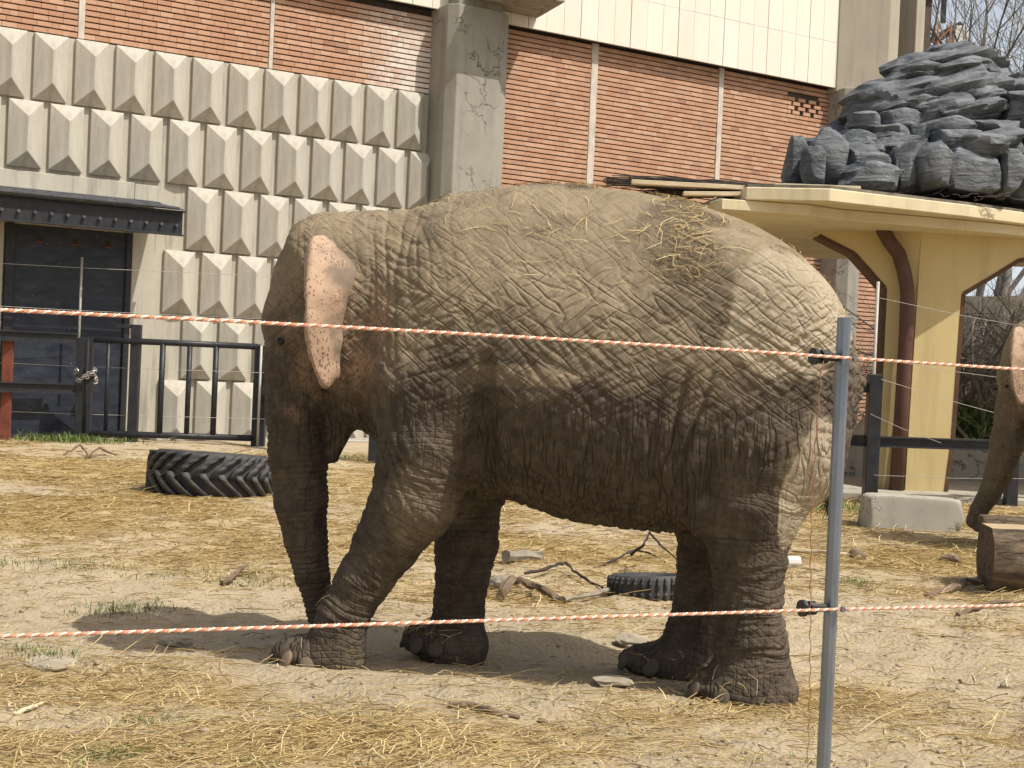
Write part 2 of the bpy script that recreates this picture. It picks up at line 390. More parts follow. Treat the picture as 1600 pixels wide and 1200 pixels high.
x = x[ok]; y = y[ok]; n = len(x)
clump = perlin(np.stack([x * 1.7, y * 1.7, 0 * x], 1))
L = rng.uniform(0.05, 0.22, n) * (0.8 + y / 22); r = rng.uniform(0.0011, 0.0022, n) * (0.7 + y / 11)
P = np.stack([x, y, gz(x, y)], 1); tone = np.clip(rng.normal(0.62, 0.25, n), 0, 1)
dark = rng.random(n) < 0.21; tone[dark] = rng.uniform(0, 0.15, dark.sum()); L[dark] *= 0.55
ang = clump * 2.0 + rng.normal(0, 0.8, n)
sm = straw_mesh('scattered_straw', P, ang, L, r, rng.uniform(0.002, 0.018, n), tone, np.where(rng.random(n) < 0.12, rng.uniform(0.05, 0.4, n), 0.0))
tag(link('scattered_straw', sm, M['straw']), 'loose yellow straw strewn over the sandy paddock ground', 'straw', kind='stuff')
# clods and pebbles of dry sand
def rockmesh(name, sx, sy, sz, seed, amp=0.22, n=10, blocky=2.6, freq=1.5, cuts=0):
    th = np.linspace(0, np.pi, n + 1); ph = np.linspace(0, 2 * np.pi, 2 * n + 1)[:-1]
    T, Pp = np.meshgrid(th, ph, indexing='ij'); e = 2 / blocky
    sp = lambda c: np.sign(c) * np.abs(c) ** e
    v = np.stack([sp(np.sin(T)) * sp(np.cos(Pp)), sp(np.sin(T)) * sp(np.sin(Pp)), sp(np.cos(T))], -1).reshape(-1, 3)
    q = v / (np.linalg.norm(v, axis=1)[:, None] + 1e-9)
    v = v * (1 + amp * fbm(q * freq + seed * 7.1, 3))[:, None] * V3(sx, sy, sz)
    if cuts:
        rs = np.random.default_rng(int(seed * 13) + 5); sc = V3(sx, sy, sz)
        for _ in range(cuts):
            nn = rs.normal(size=3); nn /= np.linalg.norm(nn); q = v / sc
            ex = q @ nn - rs.uniform(.64, .95) * (np.abs(q @ nn).max()); q = q - np.maximum(ex, 0)[:, None] * nn * .92; v = q * sc
    k = 2 * n; fs = []
    for i in range(n):
        for j in range(k): fs.append((i * k + j, (i + 1) * k + j, (i + 1) * k + (j + 1) % k, i * k + (j + 1) % k))
    return npmesh(name, v, fs, False)
n = 2600; y = rng.uniform(5.2, 12, n); x = (rng.random(n) - 0.5) * 0.84 * y
cm_ = rockmesh('c', 1, 1, 0.6, 3, 0.3, 4); cv = np.array([q.co for q in cm_.vertices]); cf = [tuple(p.vertices) for p in cm_.polygons]
cf = np.array(cf); sz = np.exp(rng.normal(-4.95, 0.5, n)); rot = rng.uniform(0, 6.28, n)
cc, ss = np.cos(rot), np.sin(rot)
VV = np.stack([cc[:, None] * cv[None, :, 0] - ss[:, None] * cv[None, :, 1], ss[:, None] * cv[None, :, 0] + cc[:, None] * cv[None, :, 1], np.repeat(cv[None, :, 2], n, 0)], -1) * sz[:, None, None]
VV += np.stack([x, y, gz(x, y) + sz * 0.25], 1)[:, None]
cl = npmesh('sand_clods', VV.reshape(-1, 3), ((np.arange(n) * len(cv))[:, None, None] + cf[None]).reshape(-1, 4), True)
attr(cl, 'hay', np.zeros(len(VV.reshape(-1, 3))))
tag(link('sand_clods', cl, M['ground']), 'small crumbly clods of dry sand on the paddock floor', 'sand', kind='stuff')
# green grass tufts
gpts = []
def tuft(px, py, n, sx, sy, h):
    c = gp(px, py)
    for _ in range(n):
        a, b = rng.normal(0, 1, 2); gpts.append((c[0] + a * sx, c[1] + b * sy, rng.uniform(0.5, 1) * h))
for a in ((70, 1025, 130, .12, .08, .07), (45, 1018, 80, .08, .06, .06), (230, 1135, 90, .08, .06, .05), (170, 1185, 120, .09, .06, .07), (390, 1196, 60, .05, .04, .05),
          (640, 640, 0, 0, 0, 0), (540, 1120, 40, .1, .05, .04), (830, 1105, 40, .1, .06, .03), (195, 955, 260, .16, .09, .075), (10, 885, 160, .3, .15, .09), (110, 885, 90, .2, .12, .08), (265, 898, 90, .25, .12, .07), (430, 908, 220, .35, .12, .08),
          (105, 690, 700, .5, .25, .24), (60, 690, 260, .7, .2, .12), (195, 690, 60, .1, .1, .2), (550, 716, 500, .9, .3, .12), (1320, 795, 500, .45, .3, .14), (1400, 822, 350, .5, .25, .10), (1290, 790, 250, .3, .3, .12), (1500, 770, 300, .5, .3, .12),
          (1335, 915, 130, .08, .06, .09), (1510, 970, 80, .2, .1, .05), (650, 900, 60, .2, .1, .05), (1220, 1190, 50, .15, .05, .04), (1480, 900, 0, 0, 0, 0)):
    if a[2]: tuft(*a)
g = np.array(gpts); n = len(g); ang = rng.uniform(0, 6.28, n)
P = np.stack([g[:, 0], g[:, 1], gz(g[:, 0], g[:, 1])], 1)
d = np.stack([np.cos(ang), np.sin(ang), 0 * ang], 1); Lh = g[:, 2]; wdt = np.clip(Lh * 0.035, 0.002, 0.006)
s_ = np.stack([-np.sin(ang), np.cos(ang), 0 * ang], 1) * wdt[:, None]; upv = V3(0, 0, 1); ln = rng.uniform(0.4, 1.5, n); Lh = Lh * rng.uniform(.45, 1.0, n)
p1 = P + (upv * Lh[:, None]) * 0.6 + d * (Lh * ln * 0.35)[:, None]; p2 = P + upv * Lh[:, None] * (1 - 0.35 * ln)[:, None] + d * (Lh * ln)[:, None]
Vg = np.stack([P - s_, P + s_, p1 - s_ * 0.8, p1 + s_ * 0.8, p2 - s_ * .1, p2 + s_ * .1], 1)
Fg = np.array([(0, 1, 3, 2), (2, 3, 5, 4)]); gm = npmesh('grass', Vg.reshape(-1, 3), ((np.arange(n) * 6)[:, None, None] + Fg[None]).reshape(-1, 4), True)
attr(gm, 'tone', np.repeat(np.clip(rng.normal(.45, .25, n), 0, 1), 6))
tag(link('grass', gm, M['grass']), 'sparse green grass tufts sprouting through sand and straw', 'grass', kind='stuff')

# ------------------------------------------------------------------ elephant house (wall frame: t along, off outwards, z up)
W0 = V3(-6.75, 25, 0); WD = V3(3500 / 2222, 1, 0); WD /= np.linalg.norm(WD); WN = V3(WD[1], -WD[0], 0)
WRZ = math.atan2(WD[1], WD[0])
# local frame of the house: x = t, y = -off (into the building), z up
house = empty('elephant_house', 'long brick and concrete house with faceted wall blocks and cream fascia', 'building', loc=tuple(W0), rz=WRZ)
T0, T1 = -9.0, 20.0
b = MB(); b.box(T0, T1, 0.06, 11, -0.4, 11.2); b.build('wall', M['mortar'], house)
b = MB(); b.box(T0 - .1, T1 + .1, -0.1, 11.3, 11.25, 11.5); b.build('roof', M['capstone'], house)
TOPP = 6.84; RH = 1.155; PIT_ = 0.69
# plain concrete backing behind blocks
b = MB(); b.box(T0 + .01, 6.0, 0.0, 0.055, -0.35, TOPP - .02); b.build('concrete_backing', M['plain'], house)
# faceted blocks
def facet(w, h, seed):
    rr = random.Random(seed); j = lambda a=0.008: rr.uniform(-a, a)
    th = 0.065; pr = 0.19 + j(0.012); x0, x1 = 0, w; z0, z1 = 0, h; cx = w / 2 + j(); e = 0.012
    bb = MB()
    v = [(x0, 0, z0), (x1, 0, z0), (x1, 0, z1), (x0, 0, z1),
         (x0 + j(.004), -th, z0), (x1 + j(.004), -th, z0), (x1 + j(.004), -th, z1), (x0 + j(.004), -th, z1), (cx, -th - pr, z0 + .27 + j(.015)), (cx, -th - pr, z1 - .30 + j(.015))]
    bb.add(v, [(0, 1, 5, 4), (1, 2, 6, 5), (2, 3, 7, 6), (3, 0, 4, 7), (4, 5, 8), (5, 6, 9, 8), (6, 7, 9), (7, 4, 8, 9)])
    return bb.mesh('concrete_block', False, 0.006)
fm = [facet(0.565, RH - 0.035, k) for k in range(7)]
cnt = 0
for row in range(6):
    z0 = TOPP - (row + 1) * RH; off = 0.24 if row % 2 == 0 else 0.545
    for k in range(-14, 10):
        t0 = off + k * PIT_
        lim = {0: -99, 1: -99, 2: 0.75, 3: 0.42, 4: 0.75, 5: 0.42}[row]
        if t0 > 5.75 - 0.3 or t0 < T0 + .1: continue
        if t0 < lim and t0 > -4.2: continue
        w_cut = t0 + 0.565 > 5.9
        o = link('concrete_block', fm[random.randrange(7)], M['panel'], house)
        o.location = (t0 + random.uniform(-.006, .006), random.uniform(-.006, .006), max(z0, -0.3) + 0.012); cnt += 1
        if w_cut: o.scale = ((5.88 - t0) / 0.565, 1, 1)
# brick strips
for tc_, za, zb, w in ((-1.05, TOPP, 8.46, .11), (2.42, TOPP, 8.46, .08), (-4.6, TOPP, 8.46, .11), (9.72, 0, 8.46, .17), (13.22, 0, 8.46, .14)):
    b = MB(); b.box(tc_ - w / 2, tc_ + w / 2, -0.012, 0.058, za, zb)
    b.build('brick_divider', M['strip'], house, bevel=0.006)
# bricks
CH = 0.1015; BL = 0.25
def spans(a, b, seed):
    rr = random.Random(seed); x = a - rr.choice([0, .125, .0625, .19]); out = []
    while x < b:
        l = BL if rr.random() > .12 else BL / 2
        u0, u1 = max(x, a), min(x + l, b)
        if u1 - u0 > .03: out.append((u0, u1))
        x += l
    return out
bricks = []
zones = [(-9, -4.66, TOPP, 8.46), (-4.54, -1.11, TOPP, 8.46), (-.99, 2.37, TOPP, 8.46), (2.47, 5.85, TOPP, 8.46), (7.0, 9.63, 0.0, 8.46), (9.81, 13.14, 0, 8.46), (13.30, 16.55, 0, 8.46), (17.1, 20.0, 0, 8.46)]
HOLES = set()
for zi, (a, bb_, za, zb) in enumerate(zones):
    nc = int((zb - za) / CH)
    for c in range(nc):
        z = za + 0.01 + c * CH
        for (u0, u1) in spans(a, bb_, zi * 1000 + c):
            if 15.25 < (u0 + u1) / 2 < 16.35 and 7.66 < z < 8.20: continue
            bricks.append((u0, u1, z, zi))
# perforated lattice of bricks near the column
for c in range(5):
    z = 0.01 + (75 + c) * CH
    x = 15.25 - (0.17 if c % 2 else 0.0)
    while x < 16.40:
        bricks.append((max(x, 15.25), min(x + .22, 16.4), z, 6)); x += 0.34
uniq = {}
def pxof(t, z):
    P = W0 + WD * t + V3(0, 0, z) - CAM
    return 800 + FPX * (P @ cR) / (P @ cF), 600 - FPX * (P @ cU) / (P @ cF), P @ cF
vis = []
for i, (u0, u1, z, zi) in enumerate(bricks):
    X, Y, D = pxof((u0 + u1) / 2, z + .04)
    inn = -10 < X < 700 and -8 < Y < 160 and u1 - u0 > .2
    if inn: vis.append((D, i))
vis.sort(); single = set(i for _, i in vis[:300])
def brick_geo(w):
    bb = MB(); bb.box(0, w, -0.0, 0.058, 0, CH - 0.025); return bb
bcache = {}
FV, FF, FT, FE = [], [], [], []
for i, (u0, u1, z, zi) in enumerate(bricks):
    w = u1 - u0 - 0.0025
    cu_ = (u0 + u1) / 2
    ef = float(np.clip(sstep(3.6, 5.4, cu_) * (1.15 if zi == 3 else 0) + random.uniform(-.45, .1) * (zi == 3), 0, 1))
    dy = random.uniform(-.004, .004)
    if i in single:
        key = round(w, 3)
        if key not in bcache: bcache[key] = brick_geo(key).mesh('brick', False, 0.004)
        o = link('brick', bcache[key], M['brick'], house); o.location = (u0, dy, z); o['efflorescence'] = ef
    else:
        bb = brick_geo(w); n0 = len(FV); tn = random.random()
        FV += [(v[0] + u0, v[1] + dy, v[2] + z) for v in bb.v]; FF += [tuple(q + n0 for q in f) for f in bb.f]; FT += [tn] * 8; FE += [ef] * 8
me = npmesh('brick_courses', FV, np.array(FF)); attr(me, 'tone', FT); attr(me, 'efflorescence', FE)
tag(link('brick_courses', me, M['brick_field'], house), kind='stuff')
# cream fascia: panels
def fascia(a, b_, z0, z1, big0):
    w = 0.43; k = 0; x = a
    bk = MB(); bk.box(a, b_, -0.20, 0.05, z0 + .01, z1); bk.build('fascia_backing', M['blacksteel'], house)
    while x < b_ - .02:
        e = min(x + w, b_); gap = 0.016 if (k + big0) % 3 == 2 else 0.005
        pb = MB()
        zs = z0 + 1.05
        for (q0, q1) in ((z0, zs - .002), (zs + .002, z1)):
            pb2 = MB(); pb2.box(x, e - gap, -0.262 + random.uniform(-.002, .002), -0.203, q0, q1); pb2.build('cladding_panel', M['cladding'], house, bevel=.003)
        x = e; k += 1
fascia(T0, 5.98, 8.46, 11.2, 0); fascia(7.0, 16.5, 8.44, 11.2, 1)
# left pillar with bracket slab
b = MB(); b.prism([(5.76, .05), (5.76, -.62), (5.92, -.80), (6.86, -.80), (7.16, -.62), (7.16, .05)], -.3, 8.5); b.build('pillar', M['pillar'], house, bevel=.012)
b = MB(); b.box(5.98, 6.98, -.66, .05, 8.5, 11.2); b.build('pillar_head', M['pillar'], house, bevel=.012)
b = MB(); b.prism([(6.18, -.1), (6.18, -1.7), (7.75, -1.7), (8.05, -.28), (7.1, -.28)], 8.66, 8.98); b.build('bracket_slab', M['pillar'], house, bevel=.012)
# far column with two fins
b = MB(); b.prism([(16.55, .05), (16.55, -.5), (16.75, -.7), (17.1, -.7), (17.3, -.5), (17.3, .05)], -.3, 8.42); b.build('pillar', M['pillar'], house, bevel=.012)
b = MB(); b.prism([(16.5, .05), (16.5, -.28), (17.48, -.95), (17.80, -.95), (17.80, .05)], 8.36, 11.2); b.build('fin', M['capstone'], house, bevel=.015)
b = MB(); b.box(18.36, 18.66, -.95, .05, 8.6, 11.2); b.build('fin', M['capstone'], house, bevel=.015)
b = MB(); b.box(17.81, 18.35, -.12, .05, 8.45, 11.19); b.build('fin_recess', M['pillar'], house)
# plinth
b = MB(); b.box(0.2, 5.7, -0.75, -.005, -.3, 0.05); b.build('plinth', M['block'], house, bevel=.02)
# jamb + lintel in plain concrete, slightly proud
b = MB(); b.box(-0.03, 0.40, -.055, -.002, -.3, 4.46); b.build('jamb', M['plain'], house, bevel=.008)
b = MB(); b.box(-4.2, -0.035, -.052, -.002, 3.60, 4.48); b.build('lintel', M['plain'], house, bevel=.008)
b = MB(); b.box(-4.2, -2.2, -.05, -.002, -.3, 3.595); b.build('jamb', M['plain'], house, bevel=.008)
dr = MB().box(-2.18, -0.05, -.03, -.001, -.2, 3.58).build('door', M['door_chipped'], house, bevel=.004)
MB().box(-2.18, -2.02, -.10, -.031, -.2, 3.58).build('door_frame', M['blacksteel'], dr, bevel=.01)
MB().box(-0.14, -0.05, -.09, -.031, -.2, 3.58).build('door_frame', M['blacksteel'], dr, bevel=.01)
for tt in (-1.62, -1.02, -.46):
    MB().box(tt - .06, tt + .06, -.036, -.0305, 3.30, 3.43).build('slot', M['darktwig'], dr)
    MB().box(tt - .055, tt + .05, -.05, -.037, 3.30, 3.325).build('slot_lip', M['rust'], dr)
# awning over the door
aw = MB()
zt, zb_ = 3.93, 3.56
aw.box(-4.0, .52, -1.02, -1.0, zb_, zt); aw.box(-4.0, .52, -1.10, -1.025, zb_ - .03, zb_ - .002); aw.box(-4.0, .54, -1.12, -.98, zt + .002, zt + .03)
ab = aw.build('awning_beam', M['blacksteel'], house, bevel=.004)
for k in range(17):
    tt = .40 - k * .262
    bo = MB(); bo.tube([(tt, -1.021, 3.71), (tt, -1.085, 3.71)], .03, 6); bo.build('bolt', M['awning'], ab)
b = MB(); b.hexa([(-4, -1.15, 3.965), (.5, -1.15, 3.965), (.35, -.056, 4.16), (-4, -.056, 4.16), (-4, -1.15, 3.985), (.5, -1.15, 3.985), (.35, -.056, 4.18), (-4, -.056, 4.18)]); ar = b.build('awning_roof', M['awning'], house)
for rw in range(3):
    for k in range(16):
        t0 = .42 - rw * .05 - (k + 1) * .27 - (.13 if rw % 2 else 0); y0 = -1.17 + rw * .36; za = 3.985 + (y0 + 1.15) / 1.1 * .195
        if t0 < -4: continue
        s = MB(); s.hexa([(t0, y0, za + .004), (t0 + .262, y0, za + .004), (t0 + .262, y0 + .40, za + .075), (t0, y0 + .40, za + .075), (t0, y0, za + .03), (t0 + .262, y0, za + .03), (t0 + .262, y0 + .40, za + .085), (t0, y0 + .40, za + .085)])
        s.build('roof_tile', M['awning'], ar)

# ------------------------------------------------------------------ steel corral fence
def Hbeam(mb, a, b_, h=.13, w=.12, th=.02):
    a = V3(*a); b_ = V3(*b_); d = b_ - a; d /= np.linalg.norm(d); s = np.cross(d, V3(0, 0, 1)); s /= np.linalg.norm(s); u = V3(0, 0, 1)
    def bx(s0, s1, u0, u1):
        mb.hexa([a + s * s0 + u * u0, b_ + s * s0 + u * u0, b_ + s * s1 + u * u0, a + s * s1 + u * u0, a + s * s0 + u * u1, b_ + s * s0 + u * u1, b_ + s * s1 + u * u1, a + s * s1 + u * u1])
    bx(-w / 2, w / 2, h / 2 - th, h / 2); bx(-w / 2, w / 2, -h / 2, -h / 2 + th); bx(-th / 2, th / 2, -h / 2 + th, h / 2 - th)
def post(parent, p, h, w=.15, mat='blacksteel'):
    b = MB(); b.box(p[0] - w / 2, p[0] + w / 2, p[1] - w / 2, p[1] + w / 2, -.25, h); return b.build('post', M[mat], parent, bevel=.008)
pA = gpt(121, 688); pB = gpt(406, 697); pC = gpt(583, 722); pD = gpt(1358, 787); pE = gpt(1578, 792)
fenceL = empty('steel_fence', 'black steel beam fence left of the barred gate before the dark door', 'fence')
post(fenceL, pA, 1.72, .11); pZ = pA - WD * 3.8; post(fenceL, pZ, 1.72, .15)
for z in (1.70, .86):
    b = MB(); Hbeam(b, (pZ[0] + .08, pZ[1] + .05, z), (pA[0] - .06, pA[1] - .03, z), .17, .12); b.build('rail', M['blacksteel'], fenceL)
rq = pA - WD * 1.22 + WN * .02; rustp = MB().box(rq[0] - .08, rq[0] + .08, rq[1] + .09, rq[1] + .15, -.2, 1.62).build('rusty_plate', M['rust'], fenceL)
gate = empty('barred_gate', 'black steel gate with vertical bars in front of faceted blocks', 'gate')
gl = V3(pA[0] + .16, pA[1], 0); gr = V3(pB[0] - .10, pB[1], 0)
def gatept(f, z): p = gl + (gr - gl) * f; return V3(p[0], p[1], z)
b = MB(); b.tube([gatept(0, 1.70), gatept(1, 1.70)], .055, 10); b.build('top_rail', M['blacksteel'], gate, True)
b = MB(); b.tube([gatept(0, .13), gatept(1, .13)], .055, 10); b.build('bottom_rail', M['blacksteel'], gate, True)
for px, w in ((136, .05), (172, .035), (267, .05), (313, .045), (357, .05)):
    f = (gpt(px, 688)[0] - gl[0]) / (gr[0] - gl[0]); b = MB(); b.tube([gatept(f, .13), gatept(f, 1.70)], w, 8); b.build('bar', M['blacksteel'], gate, True)
f = (gpt(219, 688)[0] - gl[0]) / (gr[0] - gl[0]); q = gatept(f, 0)
b = MB(); b.box(q[0] - .08, q[0] + .08, q[1] - .02, q[1] + .12, .0, 1.98); b.box(q[0] - .34, q[0] - .082, q[1], q[1] + .1, 1.91, 1.98); b.build('gate_stop', M['blacksteel'], gate, bevel=.006)
# gate feet so that it stands
for f in (0.0, 1.0):
    q = gatept(f, 0); b = MB(); b.box(q[0] - .05, q[0] + .05, q[1] - .05, q[1] + .05, -.1, 1.74); b.build('stile', M['blacksteel'], gate, bevel=.006)
ch = MB()
for k in range(26):
    a = k * .55; c = V3(pA[0] + .10, pA[1] - .02, .98 + .22 * ((k * 7) % 26) / 26); u = V3(math.cos(a), math.sin(a), 0); r_ = .17
    ctr = c + V3(math.cos(a) * r_, math.sin(a) * .11, 0); tdir = V3(-math.sin(a), math.cos(a) * .7, .3 * (-1) ** k)
    nrm_ = V3(0, 0, 1) if k % 2 else u; tdir /= np.linalg.norm(tdir)
    ch.tube([ctr + .05 * math.cos(x_) * tdir + .03 * math.sin(x_) * nrm_ for x_ in np.linspace(0, 2 * math.pi, 9)], .011, 5, False)
ch = ch.build('chain', M['chain'])
tag(ch, 'pale steel chain wound around gate and fence post', 'chain')
fenceR = empty('steel_fence', 'black steel beam fence running behind the big elephant to the yellow pillar', 'fence')
post(fenceR, pB, 1.72, .16); post(fenceR, pC, 1.45, .15); post(fenceR, pD, 1.66, .17); post(fenceR, pE, 1.2, .15)
pF = V3(9.2, 19.3, 0); post(fenceR, pF, 1.2, .15); pM = (pC + pD) / 2; post(fenceR, pM, 1.5, .15)
for a, c in ((pB, pC), (pC, pM), (pM, pD), (pD, pE), (pE, pF)):
    d = (c - a) / np.linalg.norm(c - a)
    b = MB(); Hbeam(b, (*(a + d * .09)[:2], .80), (*(c - d * .09)[:2], .80), .14, .12); b.build('rail', M['blacksteel'], fenceR)
    if c is not pE and c is not pF:
        b = MB(); Hbeam(b, (*(a + d * .09)[:2], 1.48), (*(c - d * .09)[:2], 1.48), .12, .1); b.build('rail', M['blacksteel'], fenceR)
# thin electric wire fence with white rods
def rod(px, py0, py1, Y, label):
    a = atY(px, py0, Y); c = atY(px - (py1 - py0) * .0437, py1, Y); c[2] = max(c[2], -.1)
    b = MB(); b.tube([(c[0], c[1], c[2]), (c[0], c[1], a[2])], .022, 6); return tag(b.build('fibre_rod', M['wire'], smooth=True), label, 'rod', 'white rods carrying the thin wires')
rod(129, 402, 575, 24.12, 'thin white rod clipped to the gate post before the dark door')
rod(409, 540, 700, 24.1, 'thin white rod standing beside the black post at the gate end')
rod(1371, 440, 795, 18.2, 'thin white rod standing against the fence post by the yellow pillar')
ww = empty('wire_fence', 'thin pale electric wires strung in front of the dark door and gate', 'wire fence')
for y0, y1 in ((411, 432), (478, 499), (567, 583), (643, 655)):
    a = atY(-60, y0 - 3, 22.9); c = atY(425, y1, 24.0); mid = atY(129, y0 + (y1 - y0) * .36, 24.05)
    b = MB(); b.tube([a, mid, c], .0042, 4); b.build('wire', M['wire'], ww)
w2 = empty('wire_fence', 'thin pale wires slanting from the rod past the yellow pillar', 'wire fence')
for (x0, y0, x1, y1) in ((1372, 465, 1640, 517), (1370, 560, 1640, 600), (1368, 590, 1640, 668), (1356, 645, 1470, 692), (1356, 742, 1640, 748)):
    a = atY(x0, y0, 18.15); c = atY(x1, y1, 17.2); b = MB(); b.tube([a, (a + c) / 2 - V3(0, 0, .02), c], .0032, 4); b.build('wire', M['wire'], w2)

# ------------------------------------------------------------------ yellow canopy on a flared pillar
can = empty('yellow_canopy', 'yellow painted shelter with flared pillar and thin jutting roof slab', 'shelter')
ZU0, ZU1 = 3.76, 3.92
def plan(px, Y, z=ZU0):
    # x position for column px at the given distance and height
    d = CAM + ray(px, 320) * 1.0
    lo, hi = 100, 900
    for _ in range(40):
        mid = (lo + hi) / 2; P = atY(px, mid, Y)
        if P[2] > z: lo = mid
        else: hi = mid
    return atY(px, (lo + hi) / 2, Y)[:2]
k1 = plan(1165, 17.75); k2 = plan(1296, 17.55); k3 = plan(1511, 18.55); k4 = plan(1680, 20.2)
up_poly = [tuple(k1), tuple(k2), tuple(k3), (6.95, 19.2), (9.2, 18.2), (10.6, 20.2), (9.8, 24.5), (4.0, 24.5), (2.4, 21.0)]  # unseen right-hand corners are guessed, jutting forward to throw shade on the pillar
b = MB(); b.prism(up_poly, ZU0, ZU1); b.build('roof_slab', M['canopy'], can, bevel=.012)
l1 = plan(1127, 17.7, 3.62); l2 = plan(1262, 17.9, 3.62)
lo_poly = [tuple(l1), tuple(l2), (4.1, 18.25), (6.3, 19.0), (7.2, 19.45), (9.1, 18.5), (10.2, 20.4), (9.4, 24.2), (3.6, 24.2), (2.0, 21.0)]  # follows the roof's added right-hand jut that shades the pillar
b = MB(); b.prism(lo_poly, 3.62, 3.755); b.build('ceiling_slab', M['canopy'], can, bevel=.01)
sh = MB(); sh.prism([(x * .985 + .07, y * .995 + .12) for x, y in up_poly], ZU1 + .002, ZU1 + .04); sh.build('roof_felt', M['roofing'], can)
# flared pillar: two faces meeting at a crease
YC = 19.42
crT = atY(1441, 352, YC); crB = atY(1413, 779, YC)
def face_slab(poly_px, Yfun, thick, name, mat):
    pts = [atY(x, y, Yfun(x)) for x, y in poly_px]
    back = [p + V3(0.0, thick, 0) for p in pts]; n = len(pts)
    bb = MB(); bb.add(pts + back, [tuple(range(n))[::-1], tuple(range(n, 2 * n))] + [(i, (i + 1) % n, n + (i + 1) % n, n + i) for i in range(n)])
    o = bb.build(name, M[mat], can)
    bm = bmesh.new(); bm.from_mesh(o.data); bmesh.ops.recalc_face_normals(bm, faces=bm.faces); bm.to_mesh(o.data); bm.free(); return o
lf = [(1280, 340), (1280, 368), (1335, 396), (1383, 450), (1378, 560), (1364, 790), (1412, 790), (1441, 340)]
rf = [(1441, 340), (1412, 790), (1476, 792), (1489, 690), (1497, 580), (1506, 459), (1555, 430), (1592, 407), (1615, 403), (1660, 408), (1660, 340)]
face_slab(lf, lambda x: YC + (1441 - x) * .0022, .35, 'pillar_face', 'yellow')
face_slab([(x + .4, y) for x, y in rf], lambda x: YC + .002 + (x - 1441) * .0010, .35, 'pillar_face', 'yellow')
def trim(pp, Yfun, w=7):
    for (x0, y0), (x1, y1) in zip(pp[:-1], pp[1:]):
        a = atY(x0, y0, Yfun(x0) - .012); c = atY(x1, y1, Yfun(x1) - .012); d = (c - a) / np.linalg.norm(c - a)
        s = np.cross(d, V3(0, 1, 0)); s /= np.linalg.norm(s); h = .028
        bb = MB(); q = V3(0, .37, 0)
        bb.hexa([a - s * h, c - s * h, c - s * h + q, a - s * h + q, a + s * h, c + s * h, c + s * h + q, a + s * h + q]); bb.build('arch_trim', M['browntrim'], can)
trim([(1280, 368), (1335, 396), (1383, 450), (1378, 560), (1364, 785)], lambda x: YC + (1441 - x) * .0022)
trim([(1476, 785), (1489, 690), (1497, 580), (1506, 459), (1555, 430), (1592, 407), (1615, 403), (1660, 408)], lambda x: YC + .002 + (x - 1441) * .0010)
pp = [atY(x, y, YC - .02 - .1 + (1441 - x) * .0015) for x, y in ((1381, 322), (1381, 345), (1379, 358), (1390, 378), (1404, 396), (1412, 422), (1417, 448), (1418, 462), (1416, 520), (1409, 640), (1399, 785))]
b = MB(); b.tube(pp, .10, 12); b.build('downpipe', M['brownpipe'], can, True)
# second pillar further right so the arch is carried (outside the frame)
b = MB(); b.box(8.3, 9.0, 20.4, 21.0, -.2, 3.62); b.build('pillar_face', M['yellow'], can, bevel=.01)
b = MB(); b.box(3.9, 4.3, 23.2, 23.7, -.2, 3.62); b.build('pillar_face', M['yellow'], can, bevel=.01)
# faux rocks on the roof
rk = empty('artificial_rocks', 'grey artificial rock outcrop of stacked boulders on the canopy roof', 'rocks')
def frock(px0, px1, py0, py1, Y, depth, seed, blocky=4.2, amp=.13, tilt=0.0, n=11):
    a = atY(px0, py1, Y); c = atY(px1, py0, Y); sx = abs(c[0] - a[0]) / 2; szz = abs(c[2] - a[2]) / 2
    me = rockmesh('rock', sx * 1.27, depth * .55, szz * 1.27, seed, amp, n, blocky, 1.6, 22 if blocky > 3.2 else 10)
    v = np.zeros(len(me.vertices) * 3, np.float32); me.vertices.foreach_get('co', v); v = v.reshape(-1, 3)
    st = V3(1, 1, 0)
    nn = fbm(v * np.array([1.2, 1.2, 7.0]) + seed * 3.3, 3); lay = np.abs(np.mod(v[:, 2] * 3.2 + .8 * v[:, 0] * tilt + .5 * nn + seed, 1.0) - .5) * 2
    rad = v / (np.linalg.norm(v, axis=1)[:, None] + 1e-6)
    fine = fbm(v * np.array([6, 6, 9.0]) + seed, 3)
    v = v + rad * ((sstep(.55, 1.0, lay) * -(.085 if blocky < 3.2 else .04) + .05 * nn + .02 * fine) * min(1, sx * 2.5))[:, None] * np.array([1, 1, .5])
    me.vertices.foreach_set('co', v.ravel().astype(np.float32)); me.update(); me.polygons.foreach_set('use_smooth', np.ones(len(me.polygons), bool)); me.set_sharp_from_angle(angle=R_(26))
    o = link('rock', me, M['fauxrock'], rk); p = (a + c) / 2; o.location = (p[0], Y + depth * .1, p[2]); o.rotation_euler = (random.uniform(-.05, .05), -.0436 + tilt * -.25, random.uniform(-.15, .15)); return o
